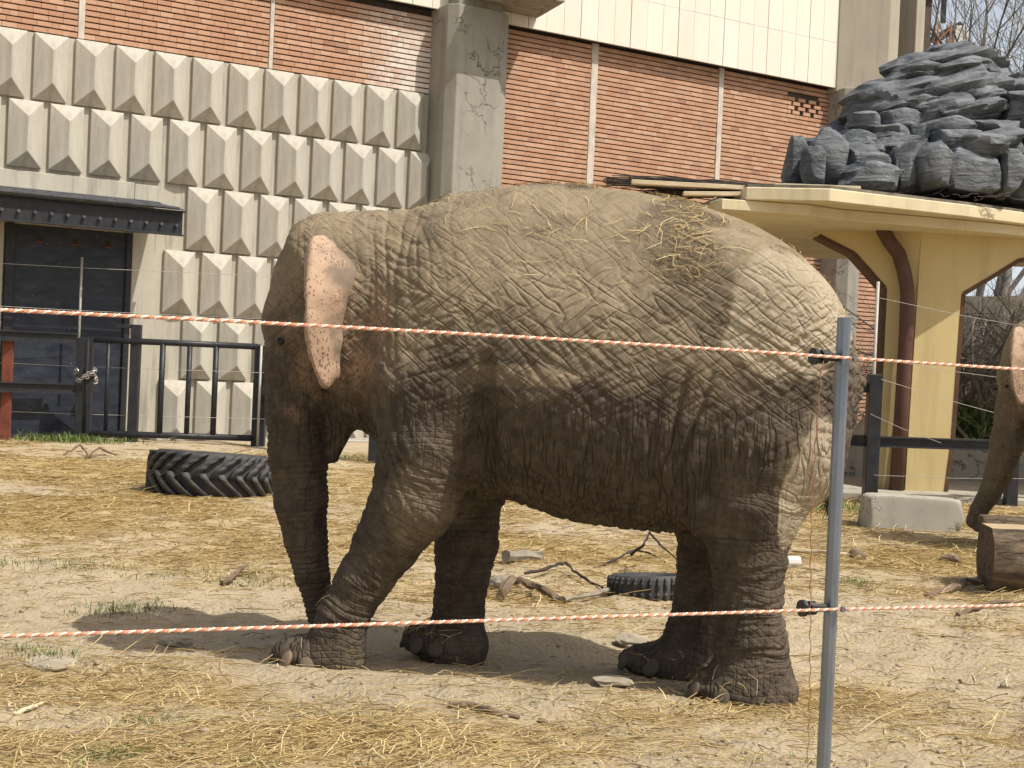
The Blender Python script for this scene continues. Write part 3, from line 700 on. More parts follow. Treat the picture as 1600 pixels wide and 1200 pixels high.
rocks = [(1226, 1262, 222, 290, 19.3, .6, 4), (1262, 1320, 211, 292, 19.0, .8, 3.6), (1254, 1284, 236, 290, 18.75, .4, 5), (1318, 1408, 262, 294, 18.7, .7, 5), (1320, 1395, 228, 268, 19.1, .8, 4), (1330, 1372, 212, 242, 19.4, .7, 4),
         (1350, 1440, 213, 240, 19.3, .8, 5), (1395, 1440, 232, 296, 18.8, .6, 6), (1430, 1482, 232, 298, 18.75, .7, 5), (1326, 1372, 180, 212, 19.7, .7, 5), (1375, 1442, 174, 202, 19.7, .8, 5), (1365, 1422, 197, 222, 19.55, .7, 5),
         (1414, 1446, 200, 224, 19.5, .6, 5), (1440, 1520, 186, 222, 19.5, .8, 5), (1460, 1530, 203, 240, 19.2, .7, 3.4), (1476, 1566, 214, 252, 19.1, .9, 3.6), (1480, 1566, 240, 302, 18.95, .8, 6), (1556, 1592, 240, 302, 19.05, .7, 6), (1510, 1592, 192, 216, 19.6, .8, 5), (1524, 1592, 206, 232, 19.35, .8, 4),
         (1560, 1592, 224, 246, 19.3, .7, 5), (1586, 1660, 190, 306, 19.3, .9, 5), (1650, 1740, 215, 310, 19.6, .9, 5), (1340, 1560, 120, 200, 20.3, 1.8, 2.6), (1395, 1552, 84, 150, 20.6, 1.5, 2.4), (1470, 1570, 140, 196, 20.0, 1.2, 2.8), (1540, 1640, 120, 200, 20.3, 1.4, 2.8), (1395, 1470, 150, 185, 19.9, .9, 3), (1450, 1560, 165, 200, 19.75, .9, 3),
         (1400, 1470, 100, 135, 20.2, .9, 2.6), (1560, 1650, 150, 200, 19.8, .9, 3.4), (1640, 1740, 160, 260, 20.2, 1.3, 3), (1460, 1545, 96, 128, 20.1, .9, 2.6), (1300, 1720, 195, 292, 20.6, 1.7, 4), (1240, 1330, 226, 292, 19.6, .9, 5), (1290, 1360, 215, 290, 19.5, .9, 5), (1400, 1500, 215, 295, 19.5, .9, 5), (1540, 1640, 225, 300, 19.7, .9, 5)]
for i, a in enumerate(rocks):
    big = (a[1] - a[0]) > 90 and a[6] < 3.5
    frock(*a[:6], i + 2, a[6], .16 if big else .11, tilt=(.9 if big else random.uniform(-.4, .5)), n=34 if big else 20)
# planks and brushwood lying on the canopy's edge
def stickpx(x0, y0, x1, y1, Y0, Y1, r0, r1=None, n=5, wob=.01):
    a = atY(x0, y0, Y0); c = atY(x1, y1, Y1); d = c - a; pts = [a + d * k / (n - 1) + rng.normal(0, wob, 3) * (0 < k < n - 1) for k in range(n)]
    return pts, list(np.linspace(r0, r1 or r0, n))
for (x0, y0, x1, y1, h, lab) in ((987, 287, 1215, 299, .055, 'pale plank lying along the dark twigs on the canopy edge'), (1068, 305, 1240, 306, .05, 'short pale board sticking out below the longer plank on the canopy'), (1210, 292, 1345, 297, .05, 'flat weathered board resting at the foot of the grey rocks')):
    a = atY(x0, y0, 17.86); c = atY(x1, y1, 17.95); a[2] = max(a[2], ZU1 + .02) if x0 > 1165 else a[2]
    q = V3(0, .12, 0); u = V3(0, 0, h)
    bb = MB(); bb.hexa([a, c, c + q, a + q, a + u, c + u, c + q + u, a + q + u]); tag(bb.build('plank', M['plank'], bevel=.004), lab, 'plank', 'boards on the canopy')
br = MB()
for k in range(150):
    x0 = rng.uniform(942, 1040); y0 = 282 + rng.normal(0, 4) + (x0 - 942) * .07; x1 = rng.uniform(1180, 1330); y1 = 296 + rng.normal(0, 3.5) + (x1 - 1180) * .02
    pts, rr_ = stickpx(x0, y0, x1, y1, 18.25 + rng.normal(0, .12), 18.4 + rng.normal(0, .2), rng.uniform(.004, .008), .011, 5, .018); br.tube(pts, rr_, 4, False)
for k in range(60):
    x0 = rng.uniform(985, 1080); y0 = 300 + rng.normal(0, 4); pts, rr_ = stickpx(x0, y0, x0 + rng.uniform(60, 160), y0 + rng.normal(2, 3), 18.2, 18.25, .004, .008, 4, .02); br.tube(pts, rr_, 4, False)
for k in range(40):
    x0 = rng.uniform(1200, 1580); y0 = 297 + (x0 - 1200) * .03; pts, rr_ = stickpx(x0, y0, x0 + rng.uniform(-40, 60), y0 + rng.normal(-4, 5), 18.6, 18.7, .006, .009, 4, .02); br.tube(pts, rr_, 4, False)
tag(br.build('brushwood', M['darktwig']), 'bundle of thin dark twigs jutting from the canopy roof', 'twigs')

# ------------------------------------------------------------------ low wall, platform, blocks, log, tyres and bits
b = MB(); b.box(4.2, 14, 21.9, 22.2, -.2, .74); tag(b.build('low_wall', M['block'], bevel=.02), 'low grey concrete wall behind the yellow pillar', 'wall')
b = MB(); b.box(3.9, 12, 18.75, 21.85, -.3, .10); tag(b.build('concrete_platform', M['block'], bevel=.02), kind='structure')
def cblock(name, px0, px1, py, h, depth, label, cat, mat='block', rz=0, amp=.06, bl=6):
    a = gp(px0, py); c = gp(px1, py); sx = np.linalg.norm(c - a) / 2; me = rockmesh(name, sx, depth / 2, h * .62, px0, amp, 18, bl, 1.3, 9 if bl < 5 else 5)
    o = link(name, me, M[mat]); me.polygons.foreach_set('use_smooth', np.full(len(me.polygons), bl >= 5)); p = (a + c) / 2; o.location = (p[0], p[1] + depth / 2, G(p[0], p[1]) + h * .38); o.rotation_euler[2] = rz
    return tag(o, label, cat)
cblock('concrete_block', 1372, 1500, 832, .36, .8, 'rounded grey concrete block in front of the yellow pillar', 'block', rz=-.1, amp=.10)
cblock('concrete_kerb', 1255, 1350, 775, .15, .5, 'low worn kerb stone beside the fence post, partly in grass', 'kerb')
cblock('stone', 246, 300, 1013, .075, .16, 'pale rough stone at the edge of the elephant\'s shadow', 'stone', 'stone', amp=.3, bl=2.6)
cblock('stone', 966, 1015, 1017, .075, .15, 'crumbly grey stone lying between the elephant\'s legs', 'stone', 'stone', amp=.35, bl=2.4)
cblock('stone', 28, 105, 1052, .05, .22, 'flat pale slab of stone beside the green tuft', 'stone', 'stone', rz=-.3, amp=.15, bl=3)
cblock('stone', 930, 985, 1078, .035, .16, 'flat sandy stone in front of the hind feet', 'stone', 'stone', amp=.2, bl=2.6)
cblock('stone', 762, 800, 922, .10, .2, 'round grey log stub behind the far front leg', 'stone', 'greywood', amp=.15, bl=2.6)
cblock('dung_ball', 1333, 1350, 872, .09, .12, 'dark dung ball on the sand right of the galvanised post', 'dung', 'stick', amp=.2, bl=2.2)
cblock('dung_ball', 1475, 1500, 880, .08, .16, 'dark clump on the sand before the thick log', 'dung', 'stick', amp=.3, bl=2.2)
# white pipe piece
a = gp(1228, 889); b = MB(); b.tube([a + V3(0, 0, .055), a + V3(.11, .03, .055)], .055, 12); tag(b.build('pipe_piece', M['snowpipe'], smooth=False), 'short white pipe piece lying behind the hind leg', 'pipe')
# log with sawn top
lg = empty('log', 'thick bark covered log with a flat sawn top', 'log')
a = gp(1548, 928); nseg = 26; rows = 22; VL = []; Rr = .30
LX = V3(1, -.10, 0); LX /= np.linalg.norm(LX); LY = V3(-LX[1], LX[0], 0)
cz = .26; c0 = a + LY * .24
pn = []
for i in range(nseg + 1):
    for k in range(rows + 1):
        an = R_(38) + R_(284) * k / rows + R_(0)   # open at the top
        pn.append((i * 2.4 / nseg, an))
pn = np.array(pn); th = pn[:, 1]
dirp = np.stack([0 * th, -np.sin(th), np.cos(th)], 1)
rad = Rr * (1 + .05 * perlin(np.stack([pn[:, 0] * 3, np.cos(th) * 4, np.sin(th) * 4], 1)) + .035 * np.abs(perlin(np.stack([pn[:, 0] * 5, np.cos(th) * 16, np.sin(th) * 16], 1))))
pts = c0 + LX * (pn[:, 0])[:, None] + LY * (-np.sin(th) * rad)[:, None] + V3(0, 0, 1) * (cz + np.cos(th) * rad)[:, None]
fs = []
for i in range(nseg):
    for k in range(rows): q = i * (rows + 1) + k; fs.append((q, q + 1, q + rows + 2, q + rows + 1))
o = link('bark', npmesh('bark', pts, np.array(fs), True), M['logbark'], lg)
P_ = pts.reshape(nseg + 1, rows + 1, 3)
tb = MB(); tp = [tuple(P_[i, 0]) for i in range(nseg + 1)]; tq = [tuple(P_[i, rows]) for i in range(nseg + 1)]
tb.add(tp + tq, [(i, i + 1, nseg + 2 + i, nseg + 1 + i) for i in range(nseg)]); tb.build('sawn_top', M['cutwood'], lg)
for i in (0, nseg):
    e = MB(); e.add([tuple(x_) for x_ in P_[i]], [tuple(range(rows + 1)) if i else tuple(range(rows, -1, -1))]); e.build('sawn_end', M['logbark'], lg)
# raised bark slab behind the sawn top
sl_ = MB(); q0 = P_[0, rows] + V3(0, -.05, -.02); q1 = P_[nseg, rows] + V3(0, -.05, -.02)
sl_.hexa([q0, q1, q1 + LY * .22, q0 + LY * .22, q0 + V3(0, 0, .075) + LY * .03, q1 + V3(0, 0, .075) + LY * .03, q1 + V3(0, 0, .075) + LY * .2, q0 + V3(0, 0, .075) + LY * .2]); sl_.build('bark_slab', M['logbark'], lg, bevel=.02, seg=2)

def tyre(name, cx, cy, z0, Ro, Ri, W, label, lugs, tilt=(0, 0, 0), chev=True):
    root = empty(name, label, 'tyre', loc=(cx, cy, z0)); root.rotation_euler = tilt
    prof = [(Ri, .05 * W), (Ri, .14 * W), (Ri + .25 * (Ro - Ri), .0), (Ri + .75 * (Ro - Ri), .0), (Ro - .05 * Ro, .05 * W), (Ro - .02 * Ro, .14 * W), (Ro, .5 * W), (Ro - .02 * Ro, .86 * W), (Ro - .05 * Ro, .95 * W), (Ri + .75 * (Ro - Ri), W), (Ri + .25 * (Ro - Ri), W), (Ri, .86 * W), (Ri, .95 * W - .02), (Ri + .06, .85 * W), (Ro - .1 * Ro, .8 * W), (Ro - .1 * Ro, .2 * W), (Ri + .06, .15 * W)]
    ns = 72; v = []; f = []; n = len(prof)
    for i in range(ns):
        a = 2 * math.pi * i / ns
        for (r, z) in prof: v.append((r * math.cos(a), r * math.sin(a), z))
    for i in range(ns):
        for k in range(n): f.append((i * n + k, ((i + 1) % ns) * n + k, ((i + 1) % ns) * n + (k + 1) % n, i * n + (k + 1) % n))
    cs = npmesh('casing', v, f, True); link('casing', cs, M['rubber'], root)
    # one lug mesh, turned round the casing
    def lugmesh(s):
        b = MB(); h = .05 if chev else .012; seg = 7; wl = (.085 if chev else .05) * Ro / .65
        for i in range(seg):
            q = []
            for j in (i, i + 1):
                u = j / seg
                z = (.5 + s * (.04 - .50 * u)) * W if chev else (.5 + s * (.05 + .40 * u)) * W
                a = (.42 * u ** 1.4 - (.0 if s > 0 else .105)) if chev else .02 * u
                w_ = wl * (1 - .15 * u)
                q.append((z, a, w_))
            vs_ = []
            for hh in (-.015, h):
                for (z, a, w_) in q:
                    for sd in (-1, 1):
                        rr_ = Ro + hh - (0.0 if abs(z / W - .5) < .36 else .02 * Ro); an = a + sd * w_ / 2 / Ro * (1 if hh < 0 else .8)
                        vs_.append((rr_ * math.cos(an), rr_ * math.sin(an), z))
            b.add(vs_, [(0, 1, 3, 2), (4, 6, 7, 5), (0, 4, 5, 1), (1, 5, 7, 3), (3, 7, 6, 2), (2, 6, 4, 0)])
        me = b.mesh('lug', True); 
        bm = bmesh.new(); bm.from_mesh(me); bmesh.ops.remove_doubles(bm, verts=bm.verts, dist=.001); bmesh.ops.recalc_face_normals(bm, faces=bm.faces); bm.to_mesh(me); bm.free()
        return me
    for s in (1, -1):
        lm = lugmesh(s)
        for k in range(lugs):
            o = link('lug', lm, M['rubber'], root); o.rotation_euler[2] = 2 * math.pi * k / lugs
    return root
p = (gp(215, 768) + gp(412, 785)) / 2; tyre('tractor_tyre', p[0], p[1] + .52, G(p[0], p[1]) - .05, .655, .36, .50, 'big black tractor tyre with chevron lugs lying flat on straw', 22, (R_(-3.5), R_(2.5), .2))
p = gp(1022, 936); tyre('car_tyre', p[0], p[1] + .27, G(p[0], p[1]) - .07, .29, .19, .21, 'small worn car tyre half sunk behind the elephant', 34, (R_(-5), R_(-2), 0), False)

def stick(name, pxs, r0, r1, label, mat='stick', cat='stick', lift=.0):
    pts = []
    for (x_, y_, dz) in pxs: q = gp(x_, y_); pts.append(q + V3(0, 0, r0 * .6 + dz + lift))
    n = len(pts); dense = []; rr_ = []
    for i in range(n - 1):
        for k in range(4):
            f = k / 4; dense.append(pts[i] * (1 - f) + pts[i + 1] * f + rng.normal(0, .25, 3) * r0)
    dense.append(pts[-1]); rr_ = list(np.linspace(r0, r1, len(dense)) * rng.uniform(.78, 1.2, len(dense)))
    b = MB(); b.tube(dense, rr_, 7); b.v = [tuple(V3(*q) + rng.normal(0, .10, 3) * r0) for q in b.v]; return tag(b.build(name, M[mat], smooth=False), label, cat)
stick('stick', [(698, 1106, 0), (740, 1110, .01), (770, 1116, 0), (812, 1124, 0)], .017, .013, 'short brown stick lying on the sand in front of the elephant')
stick('stick', [(843, 1128, 0), (870, 1142, .0), (900, 1150, 0)], .012, .006, 'thin dry stick in front of the far hind foot')
stick('stick', [(345, 915, 0), (362, 911, .02), (384, 897, .06)], .02, .012, 'dark curved stick poking up left of the trunk')
stick('stick', [(100, 712, 0), (125, 708, .12), (140, 716, 0), (165, 714, 0.02)], .02, .012, 'bent dark twig on the straw in front of the gate')
stick('stick', [(135, 718, 0), (155, 709, .05), (182, 716, 0)], .02, .012, 'forked dark twig beside the bent one before the gate', lift=.03)
stick('branch', [(780, 940, 0.02), (800, 925, .07), (830, 930, .04), (860, 938, .02), (885, 946, 0)], .034, .018, 'thick brown fallen branch between the elephant\'s legs', 'stick', 'branch')
stick('branch', [(800, 915, .02), (825, 918, .05), (860, 932, .03), (884, 940, 0)], .016, .008, 'thin golden branch lying over the thick fallen branch', 'plank', 'branch')
stick('branch', [(820, 905, .03), (860, 898, .05), (883, 893, .06), (900, 905, .04), (930, 919, .02), (955, 926, 0)], .014, .007, 'long thin dark branch lying on straw before the small tyre', 'darktwig', 'branch')
stick('branch', [(930, 890, 0), (960, 880, .02), (993, 869, .05), (1015, 873, .04), (1040, 880, 0)], .013, .006, 'thin kinked dark branch on the straw behind the small tyre', 'darktwig', 'branch')
stick('branch', [(985, 896, .04), (1005, 892, .1), (1012, 885, .16), (1030, 893, .1), (1055, 899, .02)], .012, .006, 'curly dark twig looping above the small tyre', 'darktwig', 'branch', .1)
stick('branch', [(880, 946, .02), (930, 936, .03), (960, 930, .03)], .022, .012, 'grey weathered branch end beside the small tyre', 'greywood', 'branch')
stick('branch', [(790, 878, .02), (846, 877, .02)], .045, .04, 'short mossy log piece lying on straw behind the legs', 'greywood', 'branch')
stick('branch', [(1446, 938, 0), (1490, 927, .03), (1510, 920, .06), (1535, 923, .05)], .03, .015, 'dark gnarled branch on the sand beside the log', 'stick', 'branch')
stick('branch', [(1495, 965, 0), (1540, 950, .02), (1600, 946, .02)], .02, .01, 'brown stick at the foot of the log', 'stick', 'branch')
stick('branch', [(1350, 783, .0), (1372, 770, .06), (1390, 772, .08)], .06, .05, 'stubby sawn branch leaning at the concrete block', 'cutwood', 'branch')
stick('stick', [(20, 1118, 0), (50, 1112, .01), (68, 1103, .01)], .01, .005, 'thin pale peeled stick on the sand', 'plank')
stick('branch', [(1240, 862, 0), (1300, 868, .02), (1345, 872, .0)], .02, .012, 'pale flattened branch right of the hind leg', 'plank', 'branch')

# ------------------------------------------------------------------ electric rope fence in front
FPO = V3(.925, 4.0, 0); FD = V3(2.05, .87, 0); FD /= np.linalg.norm(FD)
pst = []
def fpost(p, label):
    root = empty('fence_post', label, 'post', loc=(p[0], p[1], 0), rz=math.atan2(FD[1], FD[0]))
    g0 = G(p[0], p[1]); w = .044; th = .005
    pr = [(-.016, -.022), (.0, -.030), (.016, -.022), (.022, .0), (.016, .022), (.012, .022), (.017, 0), (.012, -.018), (0, -.025), (-.012, -.018), (-.017, 0), (-.012, .022), (-.016, .022), (-.022, 0)]
    pr = [(x_ * .74, y_ * .74) for x_, y_ in pr]
    pr = pr[::-1] if False else pr
    b = MB(); b.prism(pr, g0 - .25, 1.745); o = b.build('profile', M['galv'], root)
    for z in (1.632, .928):
        ins = MB(); ins.tube([(-.02, -.0, z), (-.055, -.0, z), (-.056, 0, z), (-.075, 0, z), (-.076, 0, z), (-.088, 0, z), (-.089, 0, z), (-.10, 0, z)], [.012, .012, .02, .02, .011, .011, .024, .024], 12)
        ins.build('insulator', M['blackplastic'], root)
        bl = MB(); bl.tube([(.015, -.03, z), (.015, -.042, z)], .008, 6); bl.build('bolt', M['galv'], root)
    return root
fpost(FPO, 'galvanised steel post with two black insulators holding the orange rope'); 
fpost(FPO - FD * 3.2, 'galvanised rope fence post at the far end of the left span'); fpost(FPO + FD * 3.2, 'galvanised rope fence post at the far end of the right span')
def rope(z0, sagL, sagR, label):
    root = empty('rope', label, 'rope')
    def path(s):
        f = (s % 3.2) / 3.2; sag = sagL if s < 0 else sagR
        return FPO + FD * s + V3(0, 0, 1) * (z0 - sag * 4 * f * (1 - f)) + V3(FD[1], -FD[0], 0) * .030
    ss_ = np.arange(-3.2, 3.2, .004)
    base = np.array([path(s) for s in ss_]); sd = V3(FD[1], -FD[0], 0); u = V3(0, 0, 1)
    for k, mt in enumerate(('orange', 'white', 'orange_pale')):
        a = ss_ * 2 * math.pi / .030 + k * 2.094
        ctr = base + (np.cos(a)[:, None] * sd + np.sin(a)[:, None] * u) * .0024
        n = len(ctr); q = np.arange(6) * math.pi / 3
        v = ctr[:, None] + (np.cos(q)[None, :, None] * sd + np.sin(q)[None, :, None] * u) * (.0025 if mt == 'orange' else .0026)
        i0 = (np.arange(n - 1) * 6)[:, None]; kk = np.arange(6)[None]
        f = np.stack([i0 + kk, i0 + (kk + 1) % 6, i0 + 6 + (kk + 1) % 6, i0 + 6 + kk], -1).reshape(-1, 4)
        link('strand', npmesh('strand', v.reshape(-1, 3), f, True), M[mt], root)
rope(1.632, -.012, .012, 'upper orange and white twisted rope crossing before the elephant')
rope(.928, .0, .008, 'lower orange and white twisted rope crossing before the elephant')
hw = []
for k in range(120):
    z = 1.62 - k * .0115; hw.append(FPO + FD * (-.088 - .012 * math.sin(k * .05)) + V3(FD[1], -FD[0], 0) * (.03 + .002 * math.sin(k * 1.1)) + V3(.0022 * math.cos(k * 1.1), 0, z - 0))
b = MB(); b.tube(hw, .0016, 4); tag(b.build('link_wire', M['copperwire']), 'thin brown wire hanging straight down from the upper insulator', 'wire')

# ------------------------------------------------------------------ elephants
ERZ = math.atan2(FW[1], FW[0])
def E(px, py, w=0.0):
    d = ray(px, py); t = ((ELO + NL * w - CAM) @ NL) / (d @ NL); P = CAM + d * t; q = P - ELO
    return V3(q @ FW, w, P[2])
PXM = 7.35 / FPX
def cr_interp(xs, ys, x):
    xs = np.asarray(xs); ys = np.asarray(ys); m_ = np.gradient(ys, xs)
    i = np.clip(np.searchsorted(xs, x) - 1, 0, len(xs) - 2); h = xs[i + 1] - xs[i]; t = np.clip((x - xs[i]) / h, 0, 1)
    return (2 * t**3 - 3 * t**2 + 1) * ys[i] + (t**3 - 2 * t**2 + t) * h * m_[i] + (-2 * t**3 + 3 * t**2) * ys[i + 1] + (t**3 - t**2) * h * m_[i + 1]
ST = [(1340, 565, 640, .06), (1328, 520, 720, .24), (1305, 470, 770, .37), (1255, 412, 800, .47), (1185, 362, 822, .54), (1100, 326, 834, .585), (1000, 305, 830, .62), (900, 294, 814, .63), (830, 290, 790, .61), (760, 294, 768, .56), (700, 305, 742, .49), (650, 320, 706, .41), (600, 328, 672, .34), (560, 330, 655, .30), (520, 333, 640, .26), (485, 342, 600, .20), (462, 365, 560, .12)]
st = []
for px, yt, yb, hw_ in ST:
    a = E(px, yt); c = E(px, yb); st.append(((a[0] + c[0]) / 2, a[2], c[2], hw_))
st = np.array(st); st = st[np.argsort(st[:, 0])]
def leg(pts, w): return [(E(x, y, w + dw), r * PXM) for (x, y, r, dw) in pts]
CH_ = {}
CH_['near_front'] = leg([(690, 500, 90, -.05), (676, 610, 82, .02), (670, 700, 76, .02), (647, 780, 66, .01), (604, 850, 51, 0), (568, 905, 43, 0), (540, 955, 40, 0), (527, 1000, 42, 0), (522, 1030, 44, 0)], .32)
CH_['far_front'] = leg([(740, 600, 80, 0), (735, 720, 66, 0), (729, 850, 52, 0), (717, 950, 41, 0), (713, 1005, 44, 0), (710, 1030, 48, 0)], -.28)
CH_['near_hind'] = leg([(1200, 580, 118, -.06), (1192, 690, 100, 0), (1172, 790, 78, 0), (1170, 860, 58, 0), (1170, 930, 50, 0), (1172, 1000, 53, 0), (1173, 1060, 58, 0), (1170, 1092, 61, 0)], .27)
CH_['far_hind'] = leg([(1170, 640, 100, 0), (1135, 780, 72, 0), (1108, 870, 48, 0), (1098, 930, 45, 0), (1085, 990, 48, 0), (1070, 1040, 52, 0), (1062, 1060, 54, 0)], -.25)
CH_['tail'] = [(E(1328, 560, -.02), .055), (E(1338, 600, -.02), .05), (E(1325, 660, -.0), .042), (E(1309, 715, .02), .033), (E(1299, 755, .02), .024), (E(1294, 785, .02), .016)]
TR1 = [(472, 430, 46), (462, 500, 50), (463, 570, 49), (465, 640, 49), (466, 710, 46), (470, 780, 41), (478, 840, 35), (489, 900, 28), (500, 955, 23), (503, 1000, 19), (498, 1022, 17)]
CH_['trunk'] = [(E(x, y, 0), r * PXM) for x, y, r in TR1]
def build_elephant(name, h, trunk, sub=True, extra=0.0):
    ch = dict(CH_); ch['trunk'] = trunk
    allp = np.array([p for c in ch.values() for p, r in c]); lo = np.array([min(st[:, 0].min(), allp[:, 0].min()) - .2, -.85, -.12]); hi = np.array([max(st[:, 0].max(), allp[:, 0].max()) + .25, .85, st[:, 1].max() + .15])
    ax = [np.arange(lo[i], hi[i], h) for i in range(3)]; shp = [len(a) for a in ax]
    f = np.full(shp, 9.0, np.float32)
    U, Wv, Z = [a.astype(np.float32).reshape([-1 if i == k else 1 for k in range(3)]) for i, a in enumerate(ax)]
    # body loft
    u = ax[0]; uc = np.clip(u, st[0, 0], st[-1, 0]); top = cr_interp(st[:, 0], st[:, 1], uc); bot = cr_interp(st[:, 0], st[:, 2], uc); hw_ = cr_interp(st[:, 0], st[:, 3], uc)
    zc = ((top + bot) / 2)[:, None, None].astype(np.float32); hz = ((top - bot) / 2)[:, None, None].astype(np.float32); hh = hw_[:, None, None].astype(np.float32)
    zr = np.clip((Z - zc) / hz, -1.3, 1.3); wid = hh * (1.0 - .13 * zr - .06 * zr * zr)
    q = (np.abs(zr) ** 2.15 + np.abs(Wv / wid) ** 2.15) ** (1 / 2.15)
    d = (q - 1) * np.minimum(hz, hh); du = np.abs(u - uc)[:, None, None].astype(np.float32); d = np.where(du > 0, np.hypot(np.maximum(d, 0), du), d)
    f = np.minimum(f, d.astype(np.float32))
    def smin(a, b, k):
        hk = np.maximum(k - np.abs(a - b), 0) / k; return np.minimum(a, b) - hk * hk * k * .25
    def sl_of(c, r):
        s = []
        for i in range(3):
            a0 = np.searchsorted(ax[i], c[0][i] - r); a1 = np.searchsorted(ax[i], c[1][i] + r); s.append(slice(max(a0, 0), max(a1, 1)))
        return tuple(s)
    def cone(a, ra, b, rb, k, sw=1.0):
        nonlocal f
        a = np.asarray(a, float); b = np.asarray(b, float)
        s = sl_of((np.minimum(a, b), np.maximum(a, b)), max(ra, rb) * max(1, sw) + k + .06)
        X = U[s[0]] - a[0]; Y = (Wv[:, s[1]] - a[1]) / sw; Zz = Z[:, :, s[2]] - a[2]; ba = b - a; ba = np.array([ba[0], ba[1] / sw, ba[2]])
        t = np.clip((X * ba[0] + Y * ba[1] + Zz * ba[2]) / (ba @ ba), 0, 1)
        dd = np.sqrt((X - t * ba[0]) ** 2 + (Y - t * ba[1]) ** 2 + (Zz - t * ba[2]) ** 2) - (ra + (rb - ra) * t)
        f[s] = smin(f[s], (dd * min(1, sw)).astype(np.float32), k)
    def ell(c, r, k, sub_=False, rot=0.0):
        nonlocal f
        c = np.asarray(c, float); s = sl_of((c - max(r), c + max(r)), k + .06)
        X = U[s[0]] - c[0]; Y = Wv[:, s[1]] - c[1]; Zz = Z[:, :, s[2]] - c[2]
        if rot: X, Zz = X * math.cos(rot) + Zz * math.sin(rot), -X * math.sin(rot) + Zz * math.cos(rot)
        dd = ((np.sqrt((X / r[0]) ** 2 + (Y / r[1]) ** 2 + (Zz / r[2]) ** 2) - 1) * min(r)).astype(np.float32)
        if sub_:
            hk = np.maximum(k - np.abs(-dd - f[s]), 0) / k; f[s] = np.maximum(f[s], -dd) + hk * hk * k * .25
        else: f[s] = smin(f[s], dd, k)
    # head
    for sg in (1, -1):
        ell(E(500, 395, sg * .10), (.185, .165, .17), .10)          # twin crown domes
        ell(E(492, 470, sg * .13), (.17, .13, .26), .10)             # temple
        ell(E(433, 512, sg * .125), (.07, .05, .05), .05)            # brow
        ell(E(560, 560, sg * .14), (.19, .15, .26), .10)             # cheek / jaw muscle
        ell(E(460, 470, sg * .27), (.07, .05, .10), .05, True)       # temporal hollow
        ell(E(452, 640, sg * .10), (.07, .06, .16), .06)             # tusk sheath bulge
        ell(E(516, 640, sg * .17), (.05, .05, .13), .05, True)       # hollow behind the trunk root
    cone(E(550, 610), .11, E(532, 668), .062, .07); cone(E(532, 668), .062, E(522, 717), .028, .025)
    for sg in (1, -1):
        ell(E(560, 478, sg * .27), (.075, .055, .13), .03); ell(E(437, 536, sg * .24), (.045, .035, .04), .03, True)
    cone(E(575, 590), .17, E(620, 640), .17, .12)
    tk = ch['trunk']
    for (a, ra), (b, rb) in zip(tk[:-1], tk[1:]): cone(a, ra, b, rb, .05 if ra > .12 else .02, 1.12 if ra > .12 else 1.0)
    for nm in ('near_front', 'far_front', 'near_hind', 'far_hind'):
        c = ch[nm]; hind = 'hind' in nm
        for i, ((a, ra), (b, rb)) in enumerate(zip(c[:-1], c[1:])):
            cone(a, ra, b, rb, (.14 if i == 0 else .09 if i == 1 else .035), (.72 if i == 0 else .85 if i == 1 else 1.0))
        a, ra = c[-1]; sgn = 1 if a[1] > 0 else -1
        fwd_ = .085 if not hind else .05
        if nm == 'near_front': fwd_ = .13
        if nm == 'far_hind': fwd_ = .10
        ell((a[0] + fwd_, a[1], .055), (ra + .06, ra * 1.02, .105), .05)
        ell((a[0], a[1], .03), (ra * 1.02, ra * 1.02, .12), .05)
    for (a, ra), (b, rb) in zip(ch['tail'][:-1], ch['tail'][1:]): cone(a, ra, b, rb, .04)
    # shoulder blade, hip bone, elbow, flank fold, breast
    for sg in (1, -1):
        cone(E(720, 400, sg * .36), .13, E(670, 600, sg * .38), .13, .16, .6)
        ell(E(1180, 470, sg * .42), (.26, .13, .26), .2)
        cone(E(1075, 560, sg * .50), .07, E(1095, 800, sg * .34), .07, .14, .7)
    ell(E(752, 755, .12), (.08, .07, .07), .06); ell(E(742, 772, .12), (.025, .025, .04), .03)
    # crease between foreleg and ribs
    def carve(a, ra, b, rb, k):
        nonlocal f
        a = np.asarray(a, float); b = np.asarray(b, float); s = sl_of((np.minimum(a, b), np.maximum(a, b)), max(ra, rb) + k + .06)
        X = U[s[0]] - a[0]; Y = Wv[:, s[1]] - a[1]; Zz = Z[:, :, s[2]] - a[2]; ba = b - a
        t = np.clip((X * ba[0] + Y * ba[1] + Zz * ba[2]) / (ba @ ba), 0, 1)
        dd = (-(np.sqrt((X - t * ba[0]) ** 2 + (Y - t * ba[1]) ** 2 + (Zz - t * ba[2]) ** 2) - (ra + (rb - ra) * t))).astype(np.float32)
        hk = np.maximum(k - np.abs(dd - f[s]), 0) / k; f[s] = np.maximum(f[s], dd) + hk * hk * k * .25
    for sg, ox in ((1, 0), (-1, 60)):
        carve(E(758 + ox, 560, sg * .60), .03, E(757 + ox, 640, sg * .56), .055, .04); carve(E(757 + ox, 640, sg * .56), .055, E(754 + ox, 700, sg * .50), .065, .04); carve(E(754 + ox, 700, sg * .50), .065, E(744 + ox, 770, sg * .42), .075, .04)
    f = np.maximum(f, np.broadcast_to(-.06 - Z, f.shape).astype(np.float32))
    # surface nets
    sg_ = f < 0; c8 = [sg_[i:shp[0] - 1 + i, j:shp[1] - 1 + j, k:shp[2] - 1 + k] for i in (0, 1) for j in (0, 1) for k in (0, 1)]
    sm_ = sum(c.astype(np.int8) for c in c8); act = (sm_ > 0) & (sm_ < 8); I, J, K = np.nonzero(act)
